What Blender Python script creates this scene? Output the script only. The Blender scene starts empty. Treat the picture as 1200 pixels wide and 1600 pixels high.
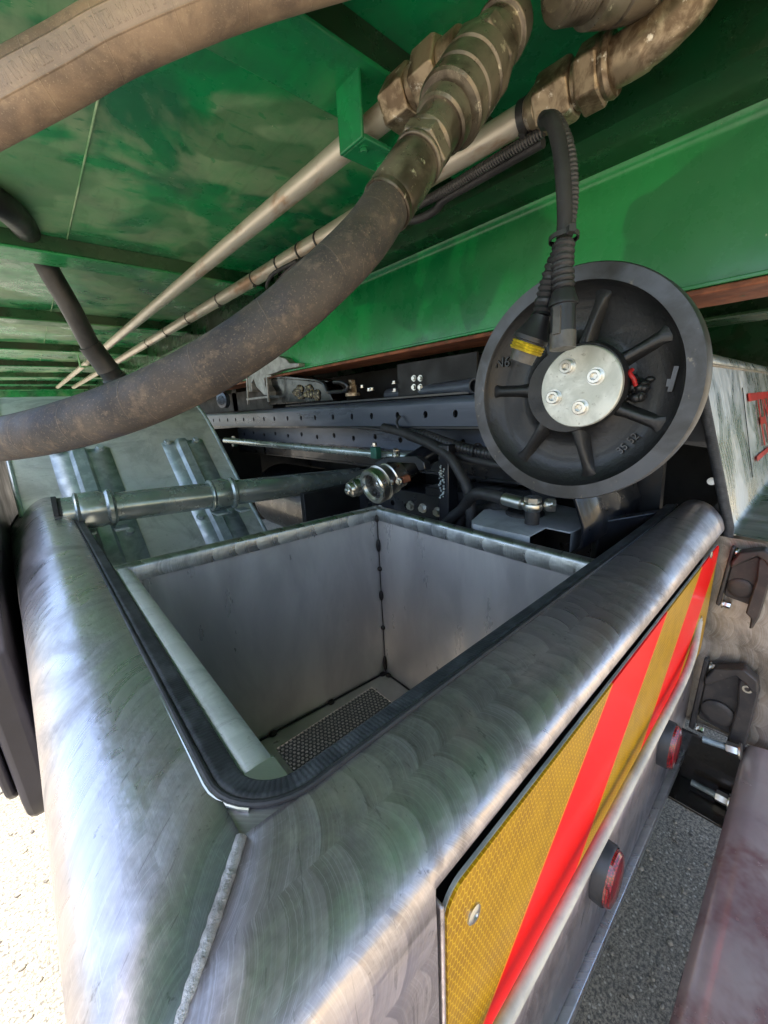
import bpy, math, random
from mathutils import Vector, Matrix
random.seed(7)
S = bpy.context.scene
COL = S.collection
R = math.radians
# ------------------------------------------------------------------ camera, sky, sun, exposure
# world axes: X across the truck, Y along the truck, Z up; origin at the camera lens
F = 611.06                                           # focal length in pixels of a 1200 px wide frame
RM = ((0.74357234, -0.20799226, 0.63548359), (-0.66684389, -0.16075701, 0.7276513), (-0.0491874, -0.96482973, -0.25823284))
cd = bpy.data.cameras.new('camera'); cam = bpy.data.objects.new('camera', cd); COL.objects.link(cam)
cd.sensor_fit = 'HORIZONTAL'; cd.sensor_width = 36; cd.lens = F / 1200 * 36
cd.clip_start = 0.01; cd.clip_end = 500
cam.matrix_world = Matrix(((RM[0][0], -RM[0][1], -RM[0][2], 0), (RM[1][0], -RM[1][1], -RM[1][2], 0), (RM[2][0], -RM[2][1], -RM[2][2], 0), (0, 0, 0, 1)))
S.camera = cam
SUN_EL, SUN_AZ = R(70), R(188)                       # azimuth measured from +X, counter-clockwise: the sun stands to the left
W = bpy.data.worlds.new('World'); S.world = W; W.use_nodes = True
wn = W.node_tree.nodes; wn.clear()
sky = wn.new('ShaderNodeTexSky'); sky.sky_type = 'NISHITA'; sky.sun_disc = False
sky.sun_elevation = SUN_EL; sky.sun_rotation = R(90) - SUN_AZ
sky.dust_density = 2.0
bg = wn.new('ShaderNodeBackground'); bg.inputs[1].default_value = 0.15
wo = wn.new('ShaderNodeOutputWorld')
W.node_tree.links.new(sky.outputs[0], bg.inputs[0]); W.node_tree.links.new(bg.outputs[0], wo.inputs[0])
sl = bpy.data.lights.new('sun', 'SUN'); sl.energy = 5.0; sl.angle = R(0.5); sl.color = (1, .95, .86)
so = bpy.data.objects.new('sun', sl); COL.objects.link(so)
sd = Vector((math.cos(SUN_EL) * math.cos(SUN_AZ), math.cos(SUN_EL) * math.sin(SUN_AZ), math.sin(SUN_EL)))
so.rotation_euler = sd.to_track_quat('Z', 'Y').to_euler()
S.view_settings.view_transform = 'Standard'; S.view_settings.look = 'None'
S.view_settings.exposure = 1.85; S.view_settings.gamma = 1
S.render.engine = 'CYCLES'
try:
    S.cycles.max_bounces = 10; S.cycles.diffuse_bounces = 5; S.cycles.glossy_bounces = 6; S.cycles.caustics_reflective = True
except Exception: pass

# ------------------------------------------------------------------ measuring helpers
def ray(px, py):
    d = (px - 600, py - 800, F)
    return Vector([sum(RM[i][k] * d[k] for k in range(3)) for i in range(3)])
def at(px, py, ax, v):                               # a measured point on the plane X, Y or Z = v
    r = ray(px, py); return r * (v / r['XYZ'.index(ax)] if isinstance(ax, str) else v / r[ax])
def dp(px, py, depth):
    return ray(px, py) * (depth / F)

# ------------------------------------------------------------------ mesh helpers
class MB:
    def __init__(s): s.v = []; s.f = []; s.uv = []
    def face(s, idx, uv=None):
        s.f.append(tuple(idx)); s.uv.append(uv or [(s.v[i][0] + s.v[i][1], s.v[i][2]) for i in idx])
    def quadface(s, pts, uv=None):
        n = len(s.v); s.v += [tuple(p) for p in pts]; s.face(range(n, n + len(pts)), uv)
    def hexa(s, p):                                  # 8 corners: bottom 4 then top 4
        n = len(s.v); s.v += [tuple(q) for q in p]
        for q in ((0, 3, 2, 1), (4, 5, 6, 7), (0, 1, 5, 4), (1, 2, 6, 5), (2, 3, 7, 6), (3, 0, 4, 7)): s.face([n + i for i in q])
        return s
    def box(s, x0, x1, y0, y1, z0, z1):
        return s.hexa([(x0, y0, z0), (x1, y0, z0), (x1, y1, z0), (x0, y1, z0), (x0, y0, z1), (x1, y0, z1), (x1, y1, z1), (x0, y1, z1)])
    def bar(s, a, b, w, h, up=(0, 0, 1)):
        a = Vector(a); b = Vector(b); d = (b - a).normalized(); u = Vector(up); sx = d.cross(u).normalized(); uu = sx.cross(d)
        return s.hexa([a - sx*w/2 - uu*h/2, a + sx*w/2 - uu*h/2, b + sx*w/2 - uu*h/2, b - sx*w/2 - uu*h/2, a - sx*w/2 + uu*h/2, a + sx*w/2 + uu*h/2, b + sx*w/2 + uu*h/2, b - sx*w/2 + uu*h/2])
    def prism(s, pts, off):                          # polygon extruded by a vector
        n = len(s.v); k = len(pts); off = Vector(off)
        s.v += [tuple(p) for p in pts] + [tuple(Vector(p) + off) for p in pts]
        s.face(range(n + k - 1, n - 1, -1)); s.face(range(n + k, n + 2 * k))
        for i in range(k): j = (i + 1) % k; s.face((n + i, n + j, n + k + j, n + k + i))
        return s
    def grid(s, rows, closed=False, l0=0.0):       # rows of points
        n = len(s.v); m = len(rows[0])
        L = [l0]
        for i in range(1, len(rows)): L.append(L[-1] + (Vector(rows[i][m // 2]) - Vector(rows[i-1][m // 2])).length)
        A = [0.0]
        for j in range(1, m + 1): A.append(A[-1] + (Vector(rows[0][j % m]) - Vector(rows[0][j - 1])).length)
        for r in rows: s.v += [tuple(p) for p in r]
        for i in range(len(rows) - 1):
            for j in range(m if closed else m - 1):
                k = (j + 1) % m
                s.face((n + i*m + j, n + i*m + k, n + (i+1)*m + k, n + (i+1)*m + j), [(L[i], A[j]), (L[i], A[j+1]), (L[i+1], A[j+1]), (L[i+1], A[j])])
        return s
    def tube(s, pts, r, seg=16, cap=True, ang0=0.0):
        pts = [Vector(p) for p in pts]; n = len(pts)
        rs = r if isinstance(r, (list, tuple)) else [r] * n
        t0 = (pts[1] - pts[0]).normalized(); nrm = t0.orthogonal().normalized(); rows = []
        for i in range(n):
            t = (pts[min(i+1, n-1)] - pts[max(i-1, 0)])
            t = t.normalized() if t.length > 1e-9 else t0
            nrm = (nrm - t * nrm.dot(t)).normalized(); b = t.cross(nrm)
            rows.append([pts[i] + (nrm * math.cos(a) + b * math.sin(a)) * rs[i] for a in [ang0 + 2*math.pi*k/seg for k in range(seg)]])
        st = len(s.v); s.grid(rows, True)
        if cap:
            s.face(range(st + seg - 1, st - 1, -1)); e = st + (n-1)*seg; s.face(range(e, e + seg))
        return s
    def lathe(s, o, d, prof, seg=32, cap=True, ang0=0.0):    # prof: (distance along, radius)
        o = Vector(o); d = Vector(d).normalized(); a = d.orthogonal().normalized(); b = d.cross(a)
        rows = [[o + d*t + (a*math.cos(q) + b*math.sin(q))*max(r, 1e-5) for q in [ang0 + 2*math.pi*k/seg for k in range(seg)]] for t, r in prof]
        st = len(s.v); s.grid(rows, True)
        if cap:
            s.face(range(st + seg - 1, st - 1, -1)); e = st + (len(prof)-1)*seg; s.face(range(e, e + seg))
        return s
    def ball(s, c, r, sc=(1, 1, 1), seg=14):
        rows = []
        for i in range(9):
            th = math.pi * (i + .001) / 8.002
            rows.append([Vector(c) + Vector((r*sc[0]*math.sin(th)*math.cos(q), r*sc[1]*math.sin(th)*math.sin(q), r*sc[2]*math.cos(th))) for q in [2*math.pi*k/seg for k in range(seg)]])
        return s.grid(rows, True)
    def build(s, name, mat, parent=None, smooth=True, bevel=0, ang=35, solid=0, sub=0):
        me = bpy.data.meshes.new(name); me.from_pydata(s.v, [], s.f)
        ul = me.uv_layers.new(name='UVMap'); i = 0
        for q in s.uv:
            for c in q: ul.data[i].uv = c; i += 1
        me.materials.append(mat); me.validate(); me.update()
        o = bpy.data.objects.new(name, me); COL.objects.link(o)
        if smooth:
            me.polygons.foreach_set('use_smooth', [True] * len(me.polygons))
            me.set_sharp_from_angle(angle=R(ang))
        if solid: m = o.modifiers.new('solid', 'SOLIDIFY'); m.thickness = solid; m.offset = -1
        if bevel:
            m = o.modifiers.new('bevel', 'BEVEL'); m.width = bevel; m.segments = 2; m.limit_method = 'ANGLE'; m.angle_limit = R(40)
        if sub: m = o.modifiers.new('sub', 'SUBSURF'); m.levels = sub; m.render_levels = sub
        if parent:
            o.parent = parent
            # vertices are in world coordinates; a mesh parent sits at the world origin already
            o.matrix_parent_inverse = Matrix.Translation(-parent.location) if parent.type == 'EMPTY' else Matrix.Identity(4)
        return o
def thing(name, label, cat, loc=(0, 0, 0), group=None):
    o = bpy.data.objects.new(name, None); COL.objects.link(o); o.location = loc; o.empty_display_size = .05
    o['label'] = label; o['category'] = cat
    if group: o['group'] = group
    return o
def tag(o, label, cat, group=None):
    o['label'] = label; o['category'] = cat
    if group: o['group'] = group
    return o
def spline(pts, n=12):
    pts = [Vector(p) for p in pts]; P = [2*pts[0] - pts[1]] + pts + [2*pts[-1] - pts[-2]]; out = []
    for i in range(1, len(P) - 2):
        for k in range(n):
            t = k / n
            out.append(.5*((2*P[i]) + (P[i+1]-P[i-1])*t + (2*P[i-1]-5*P[i]+4*P[i+1]-P[i+2])*t*t + (3*P[i]-P[i-1]-3*P[i+1]+P[i+2])*t*t*t))
    return out + [pts[-1]]
def lerp(a, b, t): return a + (b - a) * t

# ------------------------------------------------------------------ materials
def lin(c): return tuple((x/255/12.92 if x/255 <= .04045 else ((x/255+.055)/1.055)**2.4) for x in c) + (1,)
class NT:
    def __init__(s, name):
        s.m = bpy.data.materials.new(name); s.m.use_nodes = True; s.t = s.m.node_tree; s.n = s.t.nodes
        s.b = s.n['Principled BSDF']; s.out = s.n['Material Output']
    def L(s, a, b): s.t.links.new(a, b)
    def set(s, sock, v):
        if hasattr(v, 'is_output'): s.L(v, sock)
        else: sock.default_value = v
    def coord(s, kind='Object', scale=(1, 1, 1), loc=(0, 0, 0)):
        c = s.n.new('ShaderNodeTexCoord'); m = s.n.new('ShaderNodeMapping')
        s.L(c.outputs[kind], m.inputs[0]); m.inputs['Scale'].default_value = scale; m.inputs['Location'].default_value = loc
        return m.outputs[0]
    def noise(s, vec, scale, detail=6, rough=.6, dist=0):
        n = s.n.new('ShaderNodeTexNoise'); s.L(vec, n.inputs['Vector']); n.inputs['Scale'].default_value = scale
        n.inputs['Detail'].default_value = detail; n.inputs['Roughness'].default_value = rough; n.inputs['Distortion'].default_value = dist
        return n.outputs[0]
    def ramp(s, f, lo, hi, a=0.0, b=1.0):
        n = s.n.new('ShaderNodeMapRange'); s.L(f, n.inputs[0]); n.inputs[1].default_value = lo; n.inputs[2].default_value = hi
        n.inputs[3].default_value = a; n.inputs[4].default_value = b; n.interpolation_type = 'SMOOTHSTEP'; return n.outputs[0]
    def mix(s, f, a, b):
        n = s.n.new('ShaderNodeMix'); n.data_type = 'RGBA'
        s.set(n.inputs[0], f); s.set(n.inputs[6], a); s.set(n.inputs[7], b); return n.outputs[2]
    def math(s, op, a, b=0.0, c=0.0):
        n = s.n.new('ShaderNodeMath'); n.operation = op; s.set(n.inputs[0], a); s.set(n.inputs[1], b); s.set(n.inputs[2], c); return n.outputs[0]
    def bump(s, h, strength=.3, dist=.002, normal=None):
        n = s.n.new('ShaderNodeBump'); n.inputs['Strength'].default_value = strength; n.inputs['Distance'].default_value = dist
        s.L(h, n.inputs['Height'])
        if normal: s.L(normal, n.inputs['Normal'])
        return n.outputs[0]
    def fin(s, col=None, rough=None, metal=None, normal=None, spec=None, coat=None):
        for k, v in (('Base Color', col), ('Roughness', rough), ('Metallic', metal), ('Normal', normal), ('Specular IOR Level', spec), ('Coat Weight', coat)):
            if v is not None: s.set(s.b.inputs[k], v)
        return s.m
def dirty(name, c1, c2, c3=None, sA=6, rA=(.4, .6), sB=60, rB=(.62, .72), rough=(.4, .6), metal=0.0, sC=150, bump=.15, bd=.001, stretch=(1, 1, 1), coat=None, spec=None):
    t = NT(name); v = t.coord('Object', stretch)
    a = t.ramp(t.noise(v, sA, 8, .62, .4), *rA); col = t.mix(a, lin(c1), lin(c2))
    if c3: col = t.mix(t.ramp(t.noise(v, sB, 5, .7), *rB), col, lin(c3))
    rg = t.ramp(t.noise(v, sA * 2.3, 7), .3, .7, *rough)
    nm = t.bump(t.noise(v, sC, 6, .7), bump, bd)
    return t.fin(col, rg, metal, nm, spec, coat)

def swirl(name, base, tint, s=.045, h=.075, rad=.055, rough=(.16, .42), metal=.95, strength=.35, contrast=.5, grime=.45, swap=False, dirt=(60, 64, 66), scr=.25, dent=.35):
    """sheet aluminium ground with overlapping discs (engine turned)"""
    t = NT(name); uv = t.coord('UV'); sx = t.n.new('ShaderNodeSeparateXYZ'); t.L(uv, sx.inputs[0])
    u, v = (sx.outputs[1], sx.outputs[0]) if swap else (sx.outputs[0], sx.outputs[1])
    ob = t.coord('Object'); nz = t.noise(ob, 9, 3)
    row = t.math('DIVIDE', v, h); ri = t.math('FLOOR', row); rf = t.math('MULTIPLY', t.math('SUBTRACT', t.math('FRACT', row), .5), h)
    arc = t.math('SQRT', t.math('MAXIMUM', t.math('SUBTRACT', rad*rad, t.math('MULTIPLY', rf, rf)), 1e-6))
    wob = t.math('MULTIPLY', t.math('SUBTRACT', nz, .5), .012)
    q = t.math('DIVIDE', t.math('ADD', t.math('SUBTRACT', t.math('ADD', u, t.math('MULTIPLY', t.math('FRACT', t.math('MULTIPLY', ri, .37)), s)), arc), wob), s)
    g = t.math('FRACT', q); qi = t.math('FLOOR', q)
    wnz = t.n.new('ShaderNodeTexWhiteNoise'); wnz.noise_dimensions = '2D'
    cb = t.n.new('ShaderNodeCombineXYZ'); t.L(qi, cb.inputs[0]); t.L(ri, cb.inputs[1]); t.L(cb.outputs[0], wnz.inputs['Vector'])
    # fine grinding rings round each disc centre
    cx = t.math('ADD', t.math('MULTIPLY', g, s), arc)
    dist = t.math('SQRT', t.math('ADD', t.math('MULTIPLY', cx, cx), t.math('MULTIPLY', rf, rf)))
    rings = t.noise(dist_vec(t, dist, wnz.outputs[0]), 900, 3, .7)
    blot = t.noise(ob, 7, 7, .65, .6)
    lum = t.math('ADD', t.math('MULTIPLY', t.math('SUBTRACT', g, .5), contrast), t.math('MULTIPLY', t.math('SUBTRACT', wnz.outputs[0], .5), contrast*.6))
    fac = t.math('MINIMUM', t.math('MAXIMUM', t.math('ADD', lum, .5), 0.0), 1.0)
    col = t.mix(fac, lin(base), lin(tint))
    col = t.mix(t.math('MULTIPLY', t.ramp(blot, .44, .66), grime), col, lin(dirt))
    fib = t.noise(t.coord('UV', (26, 210, 1), (0, 0, 0)), 1.0, 6, .75, 1.4); smudge = t.ramp(t.noise(ob, 3.2, 6, .7, 1.0), .42, .62)
    scrf = t.math('MULTIPLY', t.ramp(fib, .55, .72), t.math('MULTIPLY', smudge, scr))
    col = t.mix(scrf, col, lin((236, 238, 240)))
    col = t.mix(t.ramp(rings, .45, .75, 0, .28), col, lin((235, 235, 238))); col = t.mix(t.ramp(t.noise(t.coord('UV', (90, 8, 1)), 1.0, 5, .7, 2.0), .62, .66, 0, .7*scr), col, lin((70, 66, 64)))
    col = t.mix(t.math('MULTIPLY', t.ramp(t.noise(ob, 55, 4, .75), .64, .72), .45), col, lin((66, 62, 56)))
    rg = t.math('ADD', t.math('ADD', t.ramp(fac, 0, 1, rough[0], rough[1]), t.math('MULTIPLY', t.ramp(blot, .42, .7), .22)), t.math('MULTIPLY', rings, .08))
    nm = t.bump(g, strength, .0016); nm = t.bump(rings, .10, .0004, nm); nm = t.bump(t.noise(ob, 14, 4, .6), dent, .006, nm); nm = t.bump(fib, .12, .0008, nm)
    return t.fin(col, rg, metal, nm)
def dist_vec(t, d, w):
    c = t.n.new('ShaderNodeCombineXYZ'); t.L(d, c.inputs[0]); t.L(w, c.inputs[1]); return c.outputs[0]

ALU = swirl('turned_aluminium', (166, 158, 160), (220, 212, 213), metal=.9, s=.030, h=.070, rad=.060, rough=(.20, .36), strength=.08, contrast=.30, grime=.6, dirt=(82, 76, 74), scr=.45)
ALUS = swirl('turned_aluminium_side', (178, 173, 177), (220, 215, 219), metal=.92, s=.034, h=.070, rad=.060, rough=(.17, .32), strength=.07, contrast=.20, grime=.5, dirt=(92, 90, 94), scr=.5)
ALUF = swirl('turned_aluminium_fine', (190, 192, 190), (238, 238, 234), s=.030, h=.2, rad=.16, rough=(.16, .28), strength=.2, contrast=.35, grime=.1, scr=0.0, dent=.06)
ALUG = swirl('turned_aluminium_guard', (196, 199, 194), (226, 228, 222), s=.075, h=.16, rad=.12, rough=(.36, .52), metal=.5, strength=.10, contrast=.25, grime=.45, dirt=(108, 116, 104))
ALUB = swirl('turned_aluminium_brown', (140, 132, 122), (196, 188, 176), s=.035, h=.07, rad=.05, rough=(.25, .45), strength=.3, contrast=.4, grime=.6, dirt=(96, 86, 70))  # brown tint stands in for the ground reflected in the side panel
ALUR = swirl('turned_aluminium_rim', (128, 132, 134), (196, 198, 196), s=.055, h=.034, rad=.024, rough=(.18, .34), strength=.12, contrast=.45, grime=.6, dirt=(54, 56, 58))
STAIN = dirty('inner_wall_steel', (204, 198, 194), (180, 174, 172), (140, 132, 126), sA=4, rA=(.35, .65), sB=20, rB=(.66, .76), rough=(.26, .46), metal=.5, sC=24, bump=.12, bd=.002, stretch=(1.6, 1.6, .5))
GALV = dirty('galvanised_steel', (196, 206, 208), (166, 178, 182), (216, 222, 222), sA=22, rA=(.4, .6), sB=90, rough=(.34, .5), metal=.6, sC=120, bump=.12)
CHROME = dirty('zinc_plated', (220, 220, 214), (190, 190, 184), None, rough=(.24, .38), metal=1, bump=.04)
NICKEL = dirty('tube_steel', (180, 188, 186), (148, 160, 156), None, sA=5, sB=30, rough=(.2, .32), metal=.7, sC=30, bump=.08)
BLACK = dirty('black_chassis_paint', (26, 29, 36), (16, 18, 24), (52, 54, 56), sA=7, sB=90, rB=(.66, .76), rough=(.25, .45), sC=70, bump=.12, coat=.3)
RAILM = dirty('chassis_rail_paint', (96, 104, 118), (62, 69, 82), (130, 134, 136), sA=4, sB=120, rB=(.66, .74), rough=(.25, .42), metal=.4, sC=90, bump=.1, stretch=(1, .2, 1))
CAST = dirty('black_cast_iron', (15, 17, 19), (27, 27, 28), (78, 76, 72), sA=5, sB=110, rB=(.66, .76), rough=(.36, .55), sC=110, bump=.7, bd=.0018, coat=.15)
RING = dirty('machined_ring_steel', (82, 84, 88), (62, 62, 62), (118, 112, 102), sA=9, sB=60, rough=(.35, .5), metal=.5, sC=200, bump=.1)
HUBM = dirty('hub_cap_zinc', (206, 207, 198), (176, 178, 168), (150, 150, 140), sA=14, sB=120, rB=(.6, .7), rough=(.35, .5), metal=.55, sC=160, bump=.2)
RUB = dirty('rubber_black', (30, 31, 34), (44, 44, 46), (78, 76, 72), sA=12, sB=120, rB=(.64, .74), rough=(.5, .7), sC=300, bump=.3)
OILY = dirty('oily_steel', (122, 113, 98), (66, 58, 48), (184, 176, 152), sA=16, rA=(.38, .62), sB=60, rB=(.6, .7), rough=(.25, .45), metal=.5, sC=50, bump=.3)
PIPE = dirty('dusty_pipe', (200, 192, 178), (166, 134, 108), (96, 66, 48), sA=26, rA=(.5, .72), sB=90, rB=(.66, .76), rough=(.3, .5), metal=.5, sC=120, bump=.15, stretch=(1, .3, 1))
FIT = dirty('corroded_fitting', (160, 144, 120), (100, 84, 66), (214, 206, 190), sA=30, sB=45, rB=(.58, .68), rough=(.3, .5), metal=.65, sC=90, bump=.3)
WELDM = dirty('weld_bead', (186, 184, 186), (156, 152, 152), (116, 104, 96), sA=26, sB=60, rough=(.3, .5), metal=.85, sC=160, bump=.8, bd=.003)
RUST = dirty('rusty_green_edge', (104, 58, 38), (140, 84, 56), (34, 84, 50), sA=14, sB=25, rB=(.62, .7), rough=(.6, .8), sC=90, bump=.3)
PLATE = dirty('grey_bracket_steel', (176, 180, 184), (150, 154, 158), (96, 96, 98), sA=8, sB=60, rough=(.35, .5), metal=.15, sC=140, bump=.1)
BUMP = dirty('bumper_dusty_maroon', (164, 150, 150), (180, 168, 164), (134, 100, 100), sA=3.5, sB=4, rB=(.50, .70), rough=(.16, .28), sC=200, bump=.06, metal=.3)
PLAS = dirty('black_plastic', (34, 35, 38), (52, 52, 54), None, sA=9, rough=(.35, .5), sC=220, bump=.12)
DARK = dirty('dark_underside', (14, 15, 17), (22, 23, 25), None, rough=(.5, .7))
WETB = dirty('rippled_black_paint', (40, 36, 32), (26, 24, 23), (70, 62, 52), sA=6, sB=60, rough=(.12, .25), sC=26, bump=.6, bd=.004, coat=.5)
GLOSSB = dirty('gloss_black', (10, 10, 11), (14, 14, 15), None, rough=(.15, .3), sC=60, bump=.2)
CLAW = dirty('cast_aluminium', (170, 170, 168), (140, 140, 138), None, sA=20, rough=(.4, .55), metal=.6, sC=150, bump=.2)
TARP = dirty('mudflap_rubber', (44, 42, 50), (36, 34, 40), None, sA=4, rough=(.35, .5), sC=120, bump=.06)
SMOKE = dirty('smoky_plastic', (84, 82, 78), (66, 64, 62), None, sA=30, rough=(.3, .5))
YEL = dirty('yellow_seal', (214, 190, 40), (150, 130, 30), None, sA=60, rough=(.4, .6))
REDW = dirty('red_wire', (170, 24, 24), (110, 16, 16), None, sA=60, rough=(.3, .5))
BORE = dirty('coupler_bore', (110, 110, 108), (70, 70, 70), None, sA=40, rough=(.3, .45), metal=.8)
GTIN = dirty('green_clip', (30, 92, 78), (20, 66, 56), None, rough=(.4, .5))

def green_paint(name, dust_lo, dust_hi, c1=(8, 118, 52), c2=(16, 74, 42), dust=(128, 136, 98), dscale=3.2, mixa=.5, damp=.45):
    t = NT(name); v = t.coord('Object'); vs = t.coord('Object', (1, 3.2, 1))
    col = t.mix(t.ramp(t.noise(v, 4.5, 6, .6, .5), .36, .66), lin(c1), lin(c2))
    d = t.ramp(t.noise(v, dscale, 7, .52, .5), dust_lo, dust_hi)
    smear = t.ramp(t.noise(t.coord('Object', (9, 22, 6)), 1.6, 6, .6, .8), .60, .66, 1, 0)
    d = t.math('MULTIPLY', d, t.math('MAXIMUM', smear, .35))
    d = t.math('MULTIPLY', d, t.ramp(t.noise(v, 11, 6, .7), .25, .7, .55, 1))
    col = t.mix(t.math('MULTIPLY', d, mixa), col, lin(dust))
    spl = t.ramp(t.noise(v, 3.4, 3, .45, .3), .58, .61, 0, damp); col = t.mix(spl, col, lin((6, 98, 52)))
    hz_ = t.ramp(t.noise(t.coord('Object', (1, .5, 1)), 1.7, 3, .5), .45, .7, 0, .16); col = t.mix(hz_, col, lin((120, 176, 128)))
    run = t.ramp(t.noise(t.coord('Object', (16, 3, 1.5)), 2.2, 5, .65, .4), .52, .66, 0, .35); col = t.mix(t.math('MULTIPLY', run, .45), col, lin((10, 62, 34)))
    col = t.mix(t.ramp(t.noise(v, 70, 4, .7), .70, .76), col, lin((176, 186, 150)))
    col = t.mix(t.ramp(t.noise(v, 38, 4, .7), .71, .77), col, lin((14, 34, 20)))
    rg = t.math('ADD', t.ramp(t.noise(v, 12, 6), .3, .7, .2, .36), t.math('MULTIPLY', d, .3))
    nm = t.bump(t.noise(v, 40, 4), .12, .002); nm = t.bump(t.noise(v, 260, 4), .1, .0006, nm)
    return t.fin(col, rg, 0.0, nm)
GCEIL = green_paint('green_paint_floor', .46, .56, (10, 142, 80), (28, 106, 70), (172, 182, 150))
GMEM = green_paint('green_paint_member', .48, .62, (18, 140, 78), (36, 106, 72), (150, 172, 132))
GBEAM = green_paint('green_paint_beam', .62, .85, (12, 138, 68), (18, 112, 60), (104, 140, 92), 2.6, damp=.85)
SEAM = dirty('seam_sealer', (150, 176, 140), (90, 140, 96), None, rough=(.5, .7))
GDARK = green_paint('green_paint_dark', .5, .7, (16, 58, 34), (30, 44, 28), (58, 56, 40))  # darker version of the body green for webs, flanges and right floor

def hose_mat(name, c1, c2, c3, blue=None, band=False):
    t = NT(name); v = t.coord('Object'); uvc = t.coord('UV'); sx = t.n.new('ShaderNodeSeparateXYZ'); t.L(uvc, sx.inputs[0])
    col = t.mix(t.ramp(t.noise(v, 14, 8, .65, .5), .38, .64), lin(c1), lin(c2))
    col = t.mix(t.ramp(t.noise(v, 420, 3, .8), .56, .72, 0, .6), col, lin(c3)); col = t.mix(t.ramp(t.noise(v, 60, 4, .7), .5, .75, 0, .35), col, lin(c3))
    if blue: col = t.mix(t.ramp(t.noise(v, 5, 5, .6, .3), .52, .66, 0, .7), col, lin(blue))
    # wrap lines from the curing cloth, one every 10 cm
    f = t.math('FRACT', t.math('DIVIDE', t.math('ADD', sx.outputs[0], t.math('MULTIPLY', sx.outputs[1], .12)), .078))
    line = t.ramp(t.math('ABSOLUTE', t.math('SUBTRACT', f, .5)), .0, .012, 1, 0)
    col = t.mix(t.math('MULTIPLY', line, .16), col, lin(c3))
    weave = t.noise(t.coord('UV', (60, 420, 1)), 1, 3, .6)
    nm = t.bump(t.noise(v, 420, 5, .8), .35, .0008); nm = t.bump(line, .5, .0008, nm); nm = t.bump(weave, .12, .0005, nm)
    if band:                                         # raised lay line with moulded scribing
        g = t.math('ABSOLUTE', t.math('SUBTRACT', sx.outputs[1], band[0])); inb = t.ramp(g, band[1]*.92, band[1], 1, 0)
        edge = t.ramp(t.math('ABSOLUTE', t.math('SUBTRACT', g, band[1])), 0, .0016, 1, 0)
        mark = t.math('MULTIPLY', t.ramp(t.noise(t.coord('UV', (330, 60, 1)), 1, 2, .5, .8), .52, .58), t.ramp(g, band[1]*.5, band[1]*.62, 1, 0))
        col = t.mix(t.math('MULTIPLY', inb, .35), col, lin((168, 160, 158)))
        nm = t.bump(t.math('ADD', edge, t.math('MULTIPLY', mark, .8)), .7, .0012, nm)
    return t.fin(col, t.ramp(t.noise(v, 30, 5), .3, .7, .55, .8), 0.0, nm)
HOSE2 = hose_mat('black_dusty_hose', (68, 61, 56), (44, 42, 43), (140, 122, 102), blue=(46, 49, 66))

def trim_mat():
    t = NT('ribbed_edge_trim'); uv = t.coord('UV'); sx = t.n.new('ShaderNodeSeparateXYZ'); t.L(uv, sx.inputs[0])
    w = t.math('SINE', t.math('MULTIPLY', sx.outputs[0], 2*math.pi/.0042)); v = t.coord('Object')
    col = t.mix(t.ramp(t.noise(v, 25, 6, .7), .4, .7), lin((36, 38, 42)), lin((74, 76, 80)))
    col = t.mix(t.ramp(w, .2, 1, 0, .18), col, lin((88, 90, 94)))
    return t.fin(col, .6, 0.0, t.bump(t.noise(v, 300, 4), .4, .0008, t.bump(w, .18, .0006)))
TRIM = trim_mat()
ALUW = dirty('pale_aluminium', (206, 200, 186), (178, 174, 164), None, sA=14, rough=(.5, .65), metal=.1, sC=90, bump=.1)

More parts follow.
